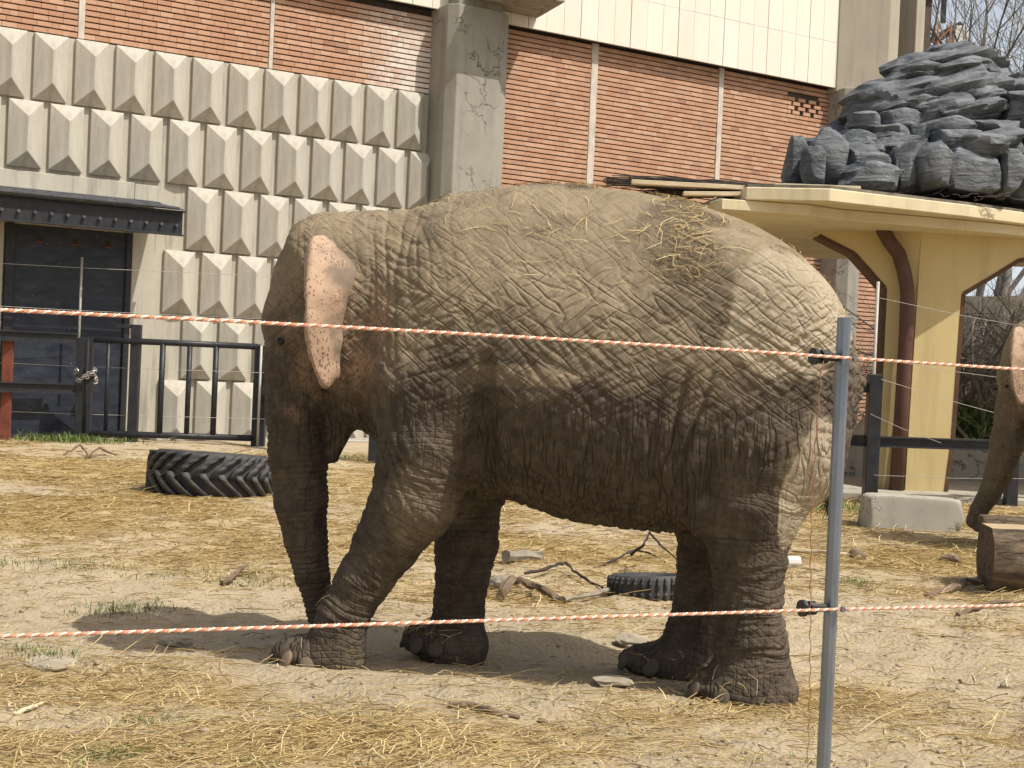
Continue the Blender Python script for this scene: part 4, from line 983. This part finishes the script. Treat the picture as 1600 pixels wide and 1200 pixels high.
    acc = np.zeros((len(I), 3)); cn = np.zeros(len(I)); cor = [(i, j, k) for i in (0, 1) for j in (0, 1) for k in (0, 1)]
    for a in range(8):
        for b in range(a + 1, 8):
            A, B = cor[a], cor[b]
            if sum(abs(x_ - y_) for x_, y_ in zip(A, B)) != 1: continue
            fa = f[I + A[0], J + A[1], K + A[2]]; fb = f[I + B[0], J + B[1], K + B[2]]; mk = (fa < 0) != (fb < 0)
            t = np.where(mk, fa / np.where(mk, fa - fb, 1), 0); pa = np.array(A, float); pb = np.array(B, float)
            acc += np.where(mk[:, None], pa + t[:, None] * (pb - pa), 0); cn += mk
    V = (np.stack([I, J, K], 1) + acc / cn[:, None]) * h + np.array([a[0] for a in ax])
    idx = np.full(act.shape, -1, np.int64); idx[I, J, K] = np.arange(len(I)); Q = []
    for axn in range(3):
        s0 = [slice(None)] * 3; s1 = [slice(None)] * 3; s0[axn] = slice(0, -1); s1[axn] = slice(1, None)
        A = sg_[tuple(s0)]; B = sg_[tuple(s1)]; o1, o2 = [(1, 2), (2, 0), (0, 1)][axn]
        for flip in (False, True):
            e = np.array(np.nonzero((A & ~B) if not flip else (~A & B))).T
            e = e[(e[:, o1] > 0) & (e[:, o2] > 0) & (e[:, o1] < act.shape[o1]) & (e[:, o2] < act.shape[o2])]
            def cell(d1, d2):
                g = e.copy(); g[:, o1] -= d1; g[:, o2] -= d2; return idx[g[:, 0], g[:, 1], g[:, 2]]
            qd = np.stack([cell(1, 1), cell(0, 1), cell(0, 0), cell(1, 0)], 1)
            Q.append(qd[:, ::-1] if flip else qd)
    Q = np.concatenate(Q); Q = Q[(Q >= 0).all(1)]
    me = npmesh(name + '_base', V, Q, True)
    if sub:
        to = bpy.data.objects.new('tmp', me); col.objects.link(to); md = to.modifiers.new('s', 'SUBSURF'); md.levels = 1; md.render_levels = 1
        sm2 = to.modifiers.new('m', 'SMOOTH'); sm2.iterations = 2; sm2.factor = .5
        dg = bpy.context.evaluated_depsgraph_get(); me2 = bpy.data.meshes.new_from_object(to.evaluated_get(dg)); bpy.data.objects.remove(to); bpy.data.meshes.remove(me); me = me2; me.name = name
    n = len(me.vertices); v = np.zeros(n * 3, np.float32); me.vertices.foreach_get('co', v); v = v.reshape(-1, 3).astype(float)
    nr = np.zeros(n * 3, np.float32); me.vertices.foreach_get('normal', nr); nr = nr.reshape(-1, 3).astype(float)
    def chain_field(c):
        best = np.full(n, 9.0); par = np.zeros(n); s0 = 0
        for (a, ra), (b, rb) in zip(c[:-1], c[1:]):
            ba = np.asarray(b) - np.asarray(a); Lb = np.linalg.norm(ba); t = np.clip(((v - a) @ ba) / (Lb * Lb), 0, 1)
            dd = np.linalg.norm(v - a - t[:, None] * ba, axis=1) - (ra + (rb - ra) * t); up = dd < best
            best = np.where(up, dd, best); par = np.where(up, s0 + t * Lb, par); s0 += Lb
        return best, par, s0
    # inverse pixel-like coordinates for regional control
    zt = v[:, 2]; uu = v[:, 0]
    uH = E(600, 500)[0]; 
    def grooves(ang, F, an, sig, seed, wb=.55):
        ca, sa = math.cos(ang), math.sin(ang); a = uu * ca + zt * sa; b = -uu * sa + zt * ca
        wob = wb * perlin(v * 2.6 + seed)
        nn = perlin(np.stack([a * F / an, b * F + wob, v[:, 1] * F / an * 1.3 + seed], 1)); return np.exp(-(nn / sig) ** 2)
    mk_t, par_t, Lt = chain_field(ch['trunk']); trunk_m = sstep(.06, .0, mk_t) * sstep(.25, .45, par_t) * (np.abs(v[:, 1]) < .3)
    lm = {}; lp = {}; lL = {}
    for nm in ('near_front', 'far_front', 'near_hind', 'far_hind'):
        a, p_, l_ = chain_field(ch[nm][1:]); lm[nm] = sstep(.07, .0, a) * sstep(.0, .35, p_) * (np.sign(v[:, 1]) == (1 if 'near' in nm else -1)); lp[nm] = p_; lL[nm] = l_
    legm = np.clip(sum(lm.values()), 0, 1)
    head_m = sstep(uH - .05, uH + .25, uu) * (1 - trunk_m)
    body_m = np.clip(1 - legm - head_m - trunk_m, 0, 1)
    zmid = 1.45
    top_m = sstep(.45, .9, nr[:, 2]); low_m = sstep(1.55, 1.15, zt)
    lw = sstep(1.75, 1.45, zt)            # wrinkles get deep below the shoulder line
    uR = E(1060, 500)[0]; rump = sstep(uR + .25, uR - .15, uu)
    # body net of crossed grooves
    pm = .35 + .65 * sstep(-.25, .35, fbm(v * 1.7 + 90, 2)); pm2 = .3 + .7 * sstep(-.25, .35, fbm(v * 1.5 + 60, 2))
    g1 = grooves(R_(-24), 17, 6.5, .22, 1.1); g2 = grooves(R_(42), 18, 6.0, .20, 4.3)
    gv = grooves(R_(84), 20, 6.5, .23, 21.7); gv2 = grooves(R_(100), 16, 7, .22, 25.1); gr_ = grooves(R_(-36), 16, 7.0, .22, 31.0); gr2 = grooves(R_(28), 18, 6.5, .2, 35.0)
    amp_up = .10 + .90 * sstep(2.08, 1.66, zt)
    hb = -(g1 * .0085 * pm + g2 * .0065 * pm2) * amp_up * (1 - .8 * low_m) * (1 - .6 * rump)
    hb += -(gv * .0100 * pm + gv2 * .0080 * pm2) * low_m * (1 - .5 * rump)
    hb += -(gr_ * .0105 * pm + gr2 * .008 * pm2) * rump * amp_up * (1 - .35 * low_m) - gv2 * .006 * rump * low_m
    # long hanging folds where belly meets thigh
    fold = np.exp(-((uu - E(1085, 700)[0]) / .24) ** 2) * sstep(1.7, 1.4, zt) * sstep(.5, .75, zt)
    hb += -.022 * grooves(R_(94), 7.5, 7.0, .26, 41.0) * fold
    # neck arcs and fine head skin
    neck = np.exp(-((uu - E(650, 500)[0]) / .26) ** 2) * (1 - .5 * legm)
    hh_ = -(grooves(R_(24), 13, 6, .2, 51) * .0075 * sstep(1.5, 1.8, zt) + grooves(R_(76), 14, 6, .2, 54) * .007) * neck
    he = -(grooves(R_(84), 20, 7, .22, 61) * .0055 * pm + grooves(R_(18), 15, 5, .2, 64) * .004 * pm2)
    # trunk rings
    nv = fbm(v * 4 + 71, 2)
    rph = par_t * 80 + 9 * par_t ** 2 + 1.5 * nv + 2.2 * perlin(v * 3.0 + 5); ring = np.abs(np.sin(rph))
    ht = -.0085 * np.exp(-(ring / .5) ** 2) * (.5 + .5 * pm) - .0035 * grooves(R_(88), 16, 6, .2, 77)
    # legs: rings across the limb + lengthwise lines
    hl = 0
    for nm in lm:
        hind = 'hind' in nm
        P2 = lp[nm]; wv = .9 * perlin(v * np.array([4.5, 4.5, 3.0]) + 81 + len(nm))
        nn = perlin(np.stack([P2 * (21 if not hind else 19) + wv, v[:, 1] * 3 + 3, uu * 2.6 + len(nm)], 1))
        ank = sstep(lL[nm] - .45, lL[nm] - .18, P2); upm = sstep(.55, .25, P2)
        hl = hl + lm[nm] * (-(.0095 + .0065 * ank) * np.exp(-(nn / .22) ** 2) * (.35 + .65 * pm) - .009 * grooves(R_(58) if not hind else R_(112), 19, 7, .22, 91 + len(nm)) * pm2 * (1 - .8 * ank))
    footflat = .15 + .85 * sstep(.12, .26, zt)
    disp = hb * body_m + hh_ + he * head_m + ht * trunk_m + hl * footflat
    disp += .010 * fbm(v * 2.2 + 3, 2) * (1 - .6 * trunk_m)                      # lumpiness
    pxu = lambda px, py=600: E(px, py)[0]
    clodm = top_m * sstep(-.15, .35, fbm(v * np.array([2.2, 2.2, 2.2]) + 14, 3)) * sstep(uH + .1, uH - .2, uu) * sstep(pxu(1280), pxu(1180), uu)
    patch = np.exp(-((uu - pxu(1075)) / .20) ** 2 - ((zt - E(1075, 400)[2]) / .19) ** 2) * (v[:, 1] > 0)
    clodm = np.clip(clodm + sstep(.35, .8, patch + .25 * fbm(v * 4 + 9, 3)), 0, 1)
    disp += clodm * (.010 * np.abs(fbm(v * 22 + 4, 3)) + .004)
    v2 = v + nr * disp[:, None]
    me.vertices.foreach_set('co', v2.astype(np.float32).ravel()); me.update()
    # dust: powdered back and shoulders, bare damp flank with a ragged edge
    fb = fbm(v * np.array([1.6, 1.6, 1.6]) + 44, 4); fb2 = fbm(v * 6 + 8, 3)
    dust = sstep(1.35, 1.95, zt + .22 * fb) * .88 + .07 + .16 * fb2
    def ellm(px, py, ru, rz, k=.35, sh=0.0):
        e = E(px, py); du = (uu - e[0]); dz = zt - e[2]; a = du * math.cos(sh) + dz * math.sin(sh); b = -du * math.sin(sh) + dz * math.cos(sh)
        return sstep(1.25, .75, np.sqrt((a / ru) ** 2 + (b / rz) ** 2) + k * fb + .18 * fb2)
    near = v[:, 1] > 0
    def ells(px, py, ru, rz, sh=0.0):
        e = E(px, py, .4); du = uu - e[0]; dz = zt - e[2]; a = du * math.cos(sh) + dz * math.sin(sh); b = -du * math.sin(sh) + dz * math.cos(sh)
        return sstep(1.06, .96, np.sqrt((a / ru) ** 2 + (b / rz) ** 2) + .42 * fb + .12 * fb2) * near
    dust = np.clip(dust + .45 * ellm(1215, 480, .22, .30) + .55 * ellm(1260, 760, .11, .28) + .5 * ellm(860, 590, .34, .055) + .30 * ellm(690, 780, .16, .2), 0, 1.25)
    pale = np.clip(ells(1225, 480, .26, .33, .35) + ells(1265, 760, .10, .26, .2), 0, 1) * (1 - clodm)
    dust = np.clip(dust + .25 * pale, 0, 1.3); dust = dust * (1 - .8 * ells(930, 690, .50, .30)) * (1 - .5 * ellm(930, 690, .60, .30)) * (1 - .6 * ellm(460, 620, .2, .4)) * (1 - .55 * ellm(1110, 470, .16, .22) * (1 - patch))
    dust = np.clip(dust + extra, .02, 1.2)
    pink = .85 * ellm(590, 530, .17, .30, .5) + .55 * ellm(480, 560, .12, .25, .6)
    attr(me, 'dust', dust); attr(me, 'pink', np.clip(pink, 0, 1)); attr(me, 'clod', clodm); attr(me, 'pale', pale)
    attr(me, 'low', np.clip(low_m * (1 - legm) * (1 - trunk_m), 0, 1)); attr(me, 'ring', np.clip(trunk_m + .8 * legm, 0, 1))
    attr(me, 'ringc', np.where(trunk_m > .05, rph * .9, sum(lm[q_] * lp[q_] for q_ in lm) / np.maximum(legm, 1e-3) * 95) + 2.5 * perlin(v * 6 + 3))
    attr(me, 'fine', np.clip(.35 + .65 * sstep(2.2, 1.8, zt), 0, 1))
    me.polygons.foreach_set('use_smooth', np.ones(len(me.polygons), bool))
    return me, v2, nr, clodm
# skin material
t = NT('elephant_skin')
dust = t.attr('dust'); pink = t.attr('pink'); clod = t.attr('clod')
skin = t.mix(t.ramp(t.noise(7, 6, 0.65), [(0.35, 0.0), (0.68, 1.0)]), (0.048, 0.036, 0.026), (0.078, 0.060, 0.044))
dcol = t.mix(t.ramp(t.noise(3, 6, 0.65), [(0.35, 0.0), (0.7, 1.0)]), (0.275, 0.218, 0.138), (0.20, 0.158, 0.10))
df = t.math('MULTIPLY', t.math('ADD', dust, t.math('MULTIPLY', t.math('SUBTRACT', t.noise(20, 5, 0.7), 0.5), 0.9)), 0.92, True)
c = t.mix(df, skin, dcol)
c = t.mix(t.math('MULTIPLY', t.attr('pale'), .75), c, t.mix(t.noise(6, 5), (0.40, 0.335, 0.235), (0.30, 0.25, 0.175)))
fr = t.ramp(t.voro(48, vec=t.map((1, 1, .8))), [(0.22, 0.0), (0.34, 1.0)])
pk = t.mix(fr, (0.15, 0.105, 0.08), (0.36, 0.235, 0.155))
c = t.mix(t.math('MULTIPLY', pink, t.ramp(t.noise(8, 4, 0.6), [(0.38, 0.0), (0.62, 0.8)])), c, pk)
c = t.mix(t.math('MULTIPLY', clod, t.ramp(t.noise(45, 3, 0.7), [(0.42, 0.0), (0.6, 0.75)])), c, (0.20, 0.15, 0.085))
v1 = t.map((1, 1, 1), (0, R_(35), 0)); v2_ = t.map((1, 1, 1), (0, R_(-40), 0))
def gnoise(vec, s, st_, wd=.10):
    mp = t.n.new('ShaderNodeMapping'); t.l.new(vec, mp.inputs[0]); mp.inputs['Scale'].default_value = st_
    nz = t.noise(s, 1, 0.4, mp.outputs[0], .35); return t.ramp(t.math('ABSOLUTE', t.math('SUBTRACT', nz, 0.5)), [(0.0, 0.0), (wd, 1.0)])
ga = gnoise(v1, 22, (.2, .4, 1)); gb = gnoise(v2_, 24, (.2, .4, 1)); gc = gnoise(t.map(), 27, (1, .5, .18))
low = t.attr('low'); rg = t.attr('ring'); fine = t.attr('fine')
cross = t.math('ADD', ga, gb)
net = t.n.new('ShaderNodeMix'); net.data_type = 'FLOAT'; t.l.new(low, net.inputs[0]); t.l.new(cross, net.inputs[2]); t.l.new(t.math('MULTIPLY', gc, 2.0), net.inputs[3])
rings = t.ramp(t.math('ABSOLUTE', t.math('SINE', t.attr('ringc'))), [(0.0, 0.0), (0.6, 1.0)])
net2 = t.n.new('ShaderNodeMix'); net2.data_type = 'FLOAT'; t.l.new(t.math('MULTIPLY', rg, .7), net2.inputs[0]); t.l.new(net.outputs[0], net2.inputs[2]); t.l.new(t.math('ADD', rings, gc), net2.inputs[3])
hgt = t.math('ADD', t.math('MULTIPLY', net2.outputs[0], fine), t.math('ADD', t.math('MULTIPLY', t.noise(60, 4, 0.7), 0.7), t.math('MULTIPLY', clod, t.math('MULTIPLY', t.noise(32, 5, .75, None, .6), 6.0))))
nrm = t.bump(hgt, 0.95, 0.008)
M['skin'] = t.done(c, 0.82, nrm); t.b.inputs['Specular IOR Level'].default_value = 0.2
# ear skin: pale pink with dark freckles
t = NT('ear_skin'); fr = t.ramp(t.math('ADD', t.voro(58, vec=t.map((1, 1, .7))), t.math('MULTIPLY', t.noise(6, 3), .55)), [(0.50, 0.0), (0.58, 1.0)])
c = t.mix(fr, (0.16, 0.10, 0.07), t.mix(t.ramp(t.noise(5, 5), [(0.35, 0.0), (0.7, 1.0)]), (0.42, 0.29, 0.195), (0.31, 0.215, 0.145)))
c = t.mix(t.attr('root'), c, (0.19, 0.145, 0.105))
M['ear'] = t.done(c, 0.75, t.bump(t.noise(35, 5, .65), 0.5, 0.008)); t.b.inputs['Specular IOR Level'].default_value = 0.25

def ear_mesh(sg):
    # rows: root point, middle, outer edge, rolled lip (pixel x, y, offset from midplane)
    rows = [((508, 372, .235), (500, 369, .29), (491, 370, .34), (484, 378, .33), (480, 388, .29)),
            ((520, 392, .245), (505, 388, .32), (488, 388, .40), (479, 400, .38), (478, 412, .33)),
            ((546, 415, .25), (520, 412, .36), (489, 415, .46), (480, 422, .44), (477, 432, .39)),
            ((552, 440, .255), (520, 442, .39), (485, 445, .51), (480, 447, .49), (478, 450, .46)),
            ((545, 470, .26), (515, 474, .40), (483, 478, .53), (481, 479, .52), (480, 480, .50)),
            ((536, 500, .265), (512, 505, .40), (483, 510, .53), (481, 510, .52), (481, 511, .50)),
            ((536, 530, .26), (514, 537, .39), (486, 543, .51), (485, 543, .50), (485, 543, .48)),
            ((534, 555, .255), (515, 563, .37), (493, 571, .48), (492, 571, .47), (492, 570, .45)),
            ((530, 578, .25), (517, 586, .35), (502, 592, .44), (501, 592, .43), (501, 591, .41)),
            ((524, 594, .26), (518, 601, .33), (511, 606, .39), (510, 605, .38), (510, 604, .37))]
    A = np.array([[E(x_, y_, w) for x_, y_, w in r] for r in rows]); nr_ = 60; nc_ = 26
    def rs(A, n, axis_):
        m0 = A.shape[axis_]; q = np.linspace(0, m0 - 1, n); A = np.moveaxis(A, axis_, 0); fl = A.reshape(m0, -1)
        out = np.stack([cr_interp(np.arange(m0), fl[:, k], q) for k in range(fl.shape[1])], 1).reshape((n,) + A.shape[1:]); return np.moveaxis(out, 0, axis_)
    S = rs(rs(A, nr_, 0), nc_, 1)
    du_ = np.gradient(S, axis=0); dv_ = np.gradient(S, axis=1); N = np.cross(du_, dv_); N /= np.linalg.norm(N, axis=2)[..., None] + 1e-9
    wob = fbm(S.reshape(-1, 3) * 6, 3).reshape(nr_, nc_); wob2 = fbm(S.reshape(-1, 3) * np.array([14, 14, 5]), 3).reshape(nr_, nc_); S = S + N * (wob * .012 + wob2 * .006)[..., None]
    th = np.interp(np.linspace(0, 1, nc_), [0, .3, .9, 1], [.03, .014, .010, .004])[None, :, None]; eg = np.interp(np.linspace(0, 1, nr_), [0, .08, .92, 1], [.3, 1, 1, .3])[:, None, None]
    a = S + N * th * eg; b = S - N * th * eg; V = np.concatenate([a.reshape(-1, 3), b.reshape(-1, 3)]); V[:, 1] *= sg; nn = nr_ * nc_; F_ = []
    for i in range(nr_ - 1):
        for j in range(nc_ - 1):
            q = i * nc_ + j; F_.append((q, q + 1, q + nc_ + 1, q + nc_)); F_.append((nn + q, nn + q + nc_, nn + q + nc_ + 1, nn + q + 1))
    bd = [(0, j) for j in range(nc_)] + [(i, nc_ - 1) for i in range(1, nr_)] + [(nr_ - 1, j) for j in range(nc_ - 2, -1, -1)] + [(i, 0) for i in range(nr_ - 2, 0, -1)]
    for k in range(len(bd)):
        p_ = bd[k][0] * nc_ + bd[k][1]; q = bd[(k + 1) % len(bd)]; q = q[0] * nc_ + q[1]; F_.append((p_, nn + p_, nn + q, q))
    me = npmesh('ear', V, F_, True); rt = np.tile(np.linspace(1, 0, nc_)[None], (nr_, 1)); rt = sstep(.70, .95, rt + .25 * wob).ravel(); attr(me, 'root', np.concatenate([rt, rt]))
    bm = bmesh.new(); bm.from_mesh(me); bmesh.ops.recalc_face_normals(bm, faces=bm.faces); bm.to_mesh(me); bm.free(); return me
EARS = {1: ear_mesh(1), -1: ear_mesh(-1)}
def nailmesh():
    me = rockmesh('toenail', 1, 1, 1, 5, .06, 9, 2.3); me.polygons.foreach_set('use_smooth', np.ones(len(me.polygons), bool)); return me
NM = nailmesh(); NM.materials.append(M['nail']); NM2 = nailmesh(); NM2.materials.append(M['nail_dark'])
def elephant(loc, rz, h, trunk, label, sub=True, scale=1.0, extra=0.0):
    me, v, nr, clodm = build_elephant('elephant', h, trunk, sub, extra)
    root = empty('elephant', label, 'elephant', loc=loc, rz=rz); root.scale = (scale,) * 3
    link('body', me, M['skin'], root)
    for sg in (1, -1):
        link('ear', EARS[sg], M['ear'], root)
        e = E(437, 533, .20); em = rockmesh('eye', .024, .014, .018, 2, 0.0, 8, 2.0); em.polygons.foreach_set('use_smooth', np.ones(len(em.polygons), bool))
        near = v[np.abs(v[:, 0] - e[0]) + np.abs(v[:, 2] - e[2]) < .03]; wv_ = near[:, 1].max() if sg > 0 else near[:, 1].min()
        o = link('eye', em, M['eye'], root); o.location = (e[0], wv_ - sg * .006, e[2])
    for nm in ('near_front', 'far_front', 'near_hind', 'far_hind'):
        a, ra = CH_[nm][-1]; fwd_ = {'near_front': .13, 'far_front': .085, 'near_hind': .05, 'far_hind': .10}[nm]
        cx = a[0] + fwd_ * .5; fv = v[(np.abs(v[:, 2] - .055) < .02) & (np.hypot(v[:, 0] - cx, v[:, 1] - a[1]) < .36) & (np.sign(v[:, 1]) == np.sign(a[1]))]
        ang_ = np.degrees(np.arctan2(fv[:, 1] - a[1], fv[:, 0] - cx)); rad_ = np.hypot(fv[:, 1] - a[1], fv[:, 0] - cx)
        for an in ((-80, -42, 0, 42, 80) if 'front' in nm else (-62, -20, 20, 62)):
            mk = np.abs(ang_ - an) < 7
            if not mk.any(): continue
            rr_ = rad_[mk].max(); o = link('toenail', NM if nm == 'near_front' else NM2, None, root)
            o.location = (cx + (rr_ - .012) * math.cos(R_(an)), a[1] + (rr_ - .012) * math.sin(R_(an)), .05); o.scale = (.019, .046, .048); o.rotation_euler = (0, -.45, R_(an))
    ta, tr = CH_['tail'][-1]; b = MB()
    for k in range(24):
        q = ta + rng.normal(0, .008, 3); e_ = q + V3(rng.normal(.01, .02), rng.normal(0, .02), -rng.uniform(.03, .09)); b.tube([q, (q + e_) / 2 + rng.normal(0, .006, 3), e_], [.003, .003, .001], 3, False)
    b.build('tail_tuft', M['hair'], root)
    return root, v, nr, clodm
e1, ev, en, ecl = elephant(tuple(ELO), ERZ, .0148, CH_['trunk'], 'large dusty brown elephant standing with one foreleg forward behind the rope')
# straw on the back of the elephant
cand = np.nonzero((rng.random(len(ev)) < .030 * ecl + .0022 * (en[:, 2] > .35)) & (en[:, 2] > .15))[0]
n = len(cand); ca, sa = math.cos(ERZ), math.sin(ERZ)
def toworld(p): return np.stack([p[:, 0] * ca - p[:, 1] * sa, p[:, 0] * sa + p[:, 1] * ca, p[:, 2]], 1)
Pn = toworld(ev[cand]) + ELO; Nn = toworld(en[cand]); Nn /= np.linalg.norm(Nn, axis=1)[:, None]
sm = straw_mesh('back_straw', Pn, rng.uniform(0, 6.28, n), rng.uniform(.03, .13, n), rng.uniform(.0010, .0018, n), rng.uniform(.004, .010, n), np.clip(rng.normal(.45, .3, n), 0, 1), None, Nn)
tag(link('back_straw', sm, M['straw']), 'bits of straw and hay strewn over the elephant\'s back', 'straw', kind='stuff')
# second elephant, head and trunk at the right edge
E2O = V3(0, 14.0, 0); sc2 = .96
head_u = E(408, 515)[0]
TR2 = []
RZ2 = math.pi - R_(38)
fx, fy = math.cos(RZ2), math.sin(RZ2); Pf = atY(1557, 575, 14.0); E2O[0] = Pf[0] - fx * head_u * sc2; E2O[1] = 14.0 - fy * head_u * sc2
def E2(px, py):
    # point on the second elephant's midplane in its own frame
    d = ray(px, py); nrm2 = V3(-fy, fx, 0); t = ((E2O - CAM) @ nrm2) / (d @ nrm2); P = CAM + d * t - E2O; return V3((P[0] * fx + P[1] * fy) / sc2, 0, P[2] / sc2)
base = CH_['trunk'][:3]
TR2 = list(base) + [(E2(*q), r * 14 / FPX / sc2 * 1.0) for q, r in (((1584, 640), 27), ((1574, 690), 25), ((1562, 735), 21), ((1546, 772), 17.5), ((1529, 797), 15), ((1522, 813), 13), ((1531, 822), 11), ((1541, 814), 9))]
e2, _, _, _ = elephant(tuple(E2O), RZ2, .026, TR2, 'second elephant behind the log with its trunk tip curled near the ground', scale=sc2, extra=.42)
for o in e2.children:
    if o.name.startswith('ear'): o.location = (.10, 0, .05)

# ------------------------------------------------------------------ bare trees, thicket, crane
def grow(mbT, mbC, p, d, L, r, lev, maxl, rr, spread=.55):
    n = 5 if lev < 2 else 3; pts = [p]; q = p.copy(); dd = d.copy()
    for k in range(n):
        dd = dd + np.array([rr.gauss(0, .11), rr.gauss(0, .11), rr.gauss(.03, .07)]); dd /= np.linalg.norm(dd); q = q + dd * L / n; pts.append(q.copy())
    r1 = r * (.62 if lev < maxl else .4)
    (mbT if lev == 0 else mbC).tube(pts, list(np.linspace(r, r1, n + 1)), 8 if lev == 0 else 5 if lev == 1 else 3, False)
    if lev >= maxl: return
    nb = [5, 5, 4, 4, 3][min(lev, 4)]
    for k in range(nb):
        f = .35 + .65 * (k + rr.random() * .6) / nb; f = min(f, 1); i = f * n; i0 = min(int(i), n - 1); bp = pts[i0] + (pts[i0 + 1] - pts[i0]) * (i - i0)
        sd = np.array([rr.gauss(0, 1), rr.gauss(0, 1), rr.gauss(0, .5)]); sd -= dd * (sd @ dd); sd /= np.linalg.norm(sd) + 1e-6
        nd = dd * (1 - spread * .5) + sd * spread * rr.uniform(.7, 1.3) + V3(0, 0, .12); nd /= np.linalg.norm(nd)
        grow(mbT, mbC, bp, nd, L * rr.uniform(.5, .75), r1 * rr.uniform(.55, .85), lev + 1, maxl, rr, spread)
def tree(px, Y, H, r, seed, label, mat='bark', maxl=4, group='bare trees behind the house', spread=.55, nm='bare_tree', dz=0):
    rr = random.Random(seed); x = CAM[0] + Y * (px - 800) / FPX; root = empty(nm, label, 'tree' if nm == 'bare_tree' else 'shrub', group, loc=(x, Y, dz)); a, b = MB(), MB()
    grow(a, b, V3(0, 0, -.2), V3(rr.gauss(0, .05), rr.gauss(0, .05), 1), H * .45, r, 0, maxl, rr, spread)
    a.build('trunk', M[mat], root, True); b.build('crown', M[mat], root); return root
lab = 'leafless tree with fine grey branches rising behind the artificial rocks'
for i, (px, Y, H, r) in enumerate(((1445, 46, 21, .20), (1500, 52, 24, .22), (1545, 44, 20, .19), (1590, 50, 23, .2), (1640, 45, 20, .2), (1470, 60, 25, .2), (1570, 62, 26, .24), (1700, 52, 21, .2))):
    tree(px, Y, H, r, 100 + i, lab if i % 3 else 'dark barked leafless tree rising behind the artificial rocks', 'bark' if i % 3 else 'bark_dark', group='bare trees behind the house' if i % 3 else 'dark bare trees behind the house')
# thicket behind the arch
lab = 'grey twigged tangled leafless shrub behind the low concrete wall'
for i in range(14):
    px = 1470 + (i % 7) * 32 + random.uniform(-12, 12); Y = 25.0 + (i // 7) * 2.6 + random.uniform(-.8, .8)
    rr = random.Random(300 + i); x = Y * (px - 800) / FPX; root = empty('bare_shrub', lab if i % 3 else 'dark twigged leafless shrub behind the low concrete wall', 'shrub', 'leafless shrubs behind the arch' if i % 3 else 'dark leafless shrubs behind the arch', loc=(x, Y, 0)); a, b = MB(), MB()
    for s in range(5): grow(a, b, V3(rr.gauss(0, .25), rr.gauss(0, .25), -.1), V3(rr.gauss(0, .5), rr.gauss(0, .4), 1) / 1.1, rr.uniform(1.6, 2.6), rr.uniform(.03, .055), 0, 3, rr, .9)
    a.build('stem', M['greywood' if i % 2 else 'bark_dark'], root, True); b.build('crown', M['bark' if i % 3 else 'bark_dark'], root)
# earth bank behind the thicket
bx = np.linspace(7, 40, 34); by = np.linspace(27, 60, 34); BX, BY = np.meshgrid(bx, by); bz = 4.2 * sstep(27, 37, BY) * sstep(7, 12, BX) + .3 * perlin(np.stack([BX.ravel(), BY.ravel(), 0 * BX.ravel()], 1) * .5).reshape(BX.shape) - .25
ii = (np.arange(33)[:, None] * 34 + np.arange(33)[None]).ravel()
tag(link('earth_bank', npmesh('earth_bank', np.stack([BX.ravel(), BY.ravel(), bz.ravel()], 1), np.stack([ii, ii + 1, ii + 35, ii + 34], 1), True), M['litter']), kind='structure')
# leafy shrub at the right edge
root = empty('leafy_shrub', 'small green leafy shrub beyond the fence behind the second elephant', 'shrub', loc=(*(gpt(1600, 770)[:2] + V3(.3, 3.4, 0)[:2]), 0)); n = 1500
q = rng.normal(0, 1, (n, 3)); q /= np.linalg.norm(q, axis=1)[:, None]; q *= (rng.random(n) ** .4)[:, None] * V3(.8, .5, .55); q[:, 2] += .75; a1 = rng.normal(0, 1, (n, 3)); a1 /= np.linalg.norm(a1, axis=1)[:, None]; a2 = np.cross(a1, rng.normal(0, 1, (n, 3))); a2 /= np.linalg.norm(a2, axis=1)[:, None]
Vl = np.stack([q - a1 * .06, q + a2 * .03, q + a1 * .06, q - a2 * .03], 1).reshape(-1, 3); link('foliage', npmesh('foliage', Vl, np.arange(n * 4).reshape(-1, 4)), M['leaf'], root)
b = MB()
for k in range(7): b.tube([(0, 0, -.1), (rng.normal(0, .15), rng.normal(0, .1), .4), (rng.normal(0, .4), rng.normal(0, .25), .95)], [.03, .02, .008], 5)
b.build('stem', M['bark_dark'], root, True)
# construction crane far behind
cr = empty('tower_crane', 'orange lattice crane mast with dark jib beyond the bare trees', 'crane'); cb = atY(1447, 600, 95); cx, cy = cb[0], cb[1]; ztop = 25.6; hw_ = .42
b = MB()
for sx in (-1, 1):
    for sy in (-1, 1): b.tube([(cx + sx * hw_, cy + sy * hw_, -.3), (cx + sx * hw_, cy + sy * hw_, ztop)], .07, 5)
k = 0; z = 0.0
while z < ztop - .9:
    s = 1 if k % 2 else -1
    for sy in (-1, 1): b.tube([(cx - s * hw_, cy + sy * hw_, z), (cx + s * hw_, cy + sy * hw_, z + .9)], .045, 4)
    for sx in (-1, 1): b.tube([(cx + sx * hw_, cy - s * hw_, z), (cx + sx * hw_, cy + s * hw_, z + .9)], .045, 4)
    z += .9; k += 1
b.build('mast', M['crane'], cr)
j0 = V3(cx - .6, cy, 24.4); j1 = atY(1502, 38, 95)
b = MB(); b.tube([j0, (j0 + j1) / 2, j1], [.34, .30, .24], 6); b.tube([(cx, cy, ztop), (cx, cy, ztop + 4)], .2, 5); b.build('jib', M['blacksteel'], cr)
c_ = j1 + V3(-.1, 0, -.75); b = MB(); b.hexa([c_ + V3(-.55, -.4, -.65), c_ + V3(.65, -.4, -.65), c_ + V3(.65, .4, -.65), c_ + V3(-.55, .4, -.65), c_ + V3(-.3, -.3, .6), c_ + V3(.4, -.3, .6), c_ + V3(.4, .3, .6), c_ + V3(-.3, .3, .6)]); b.build('cab', M['snowpipe'], cr, bevel=.05)
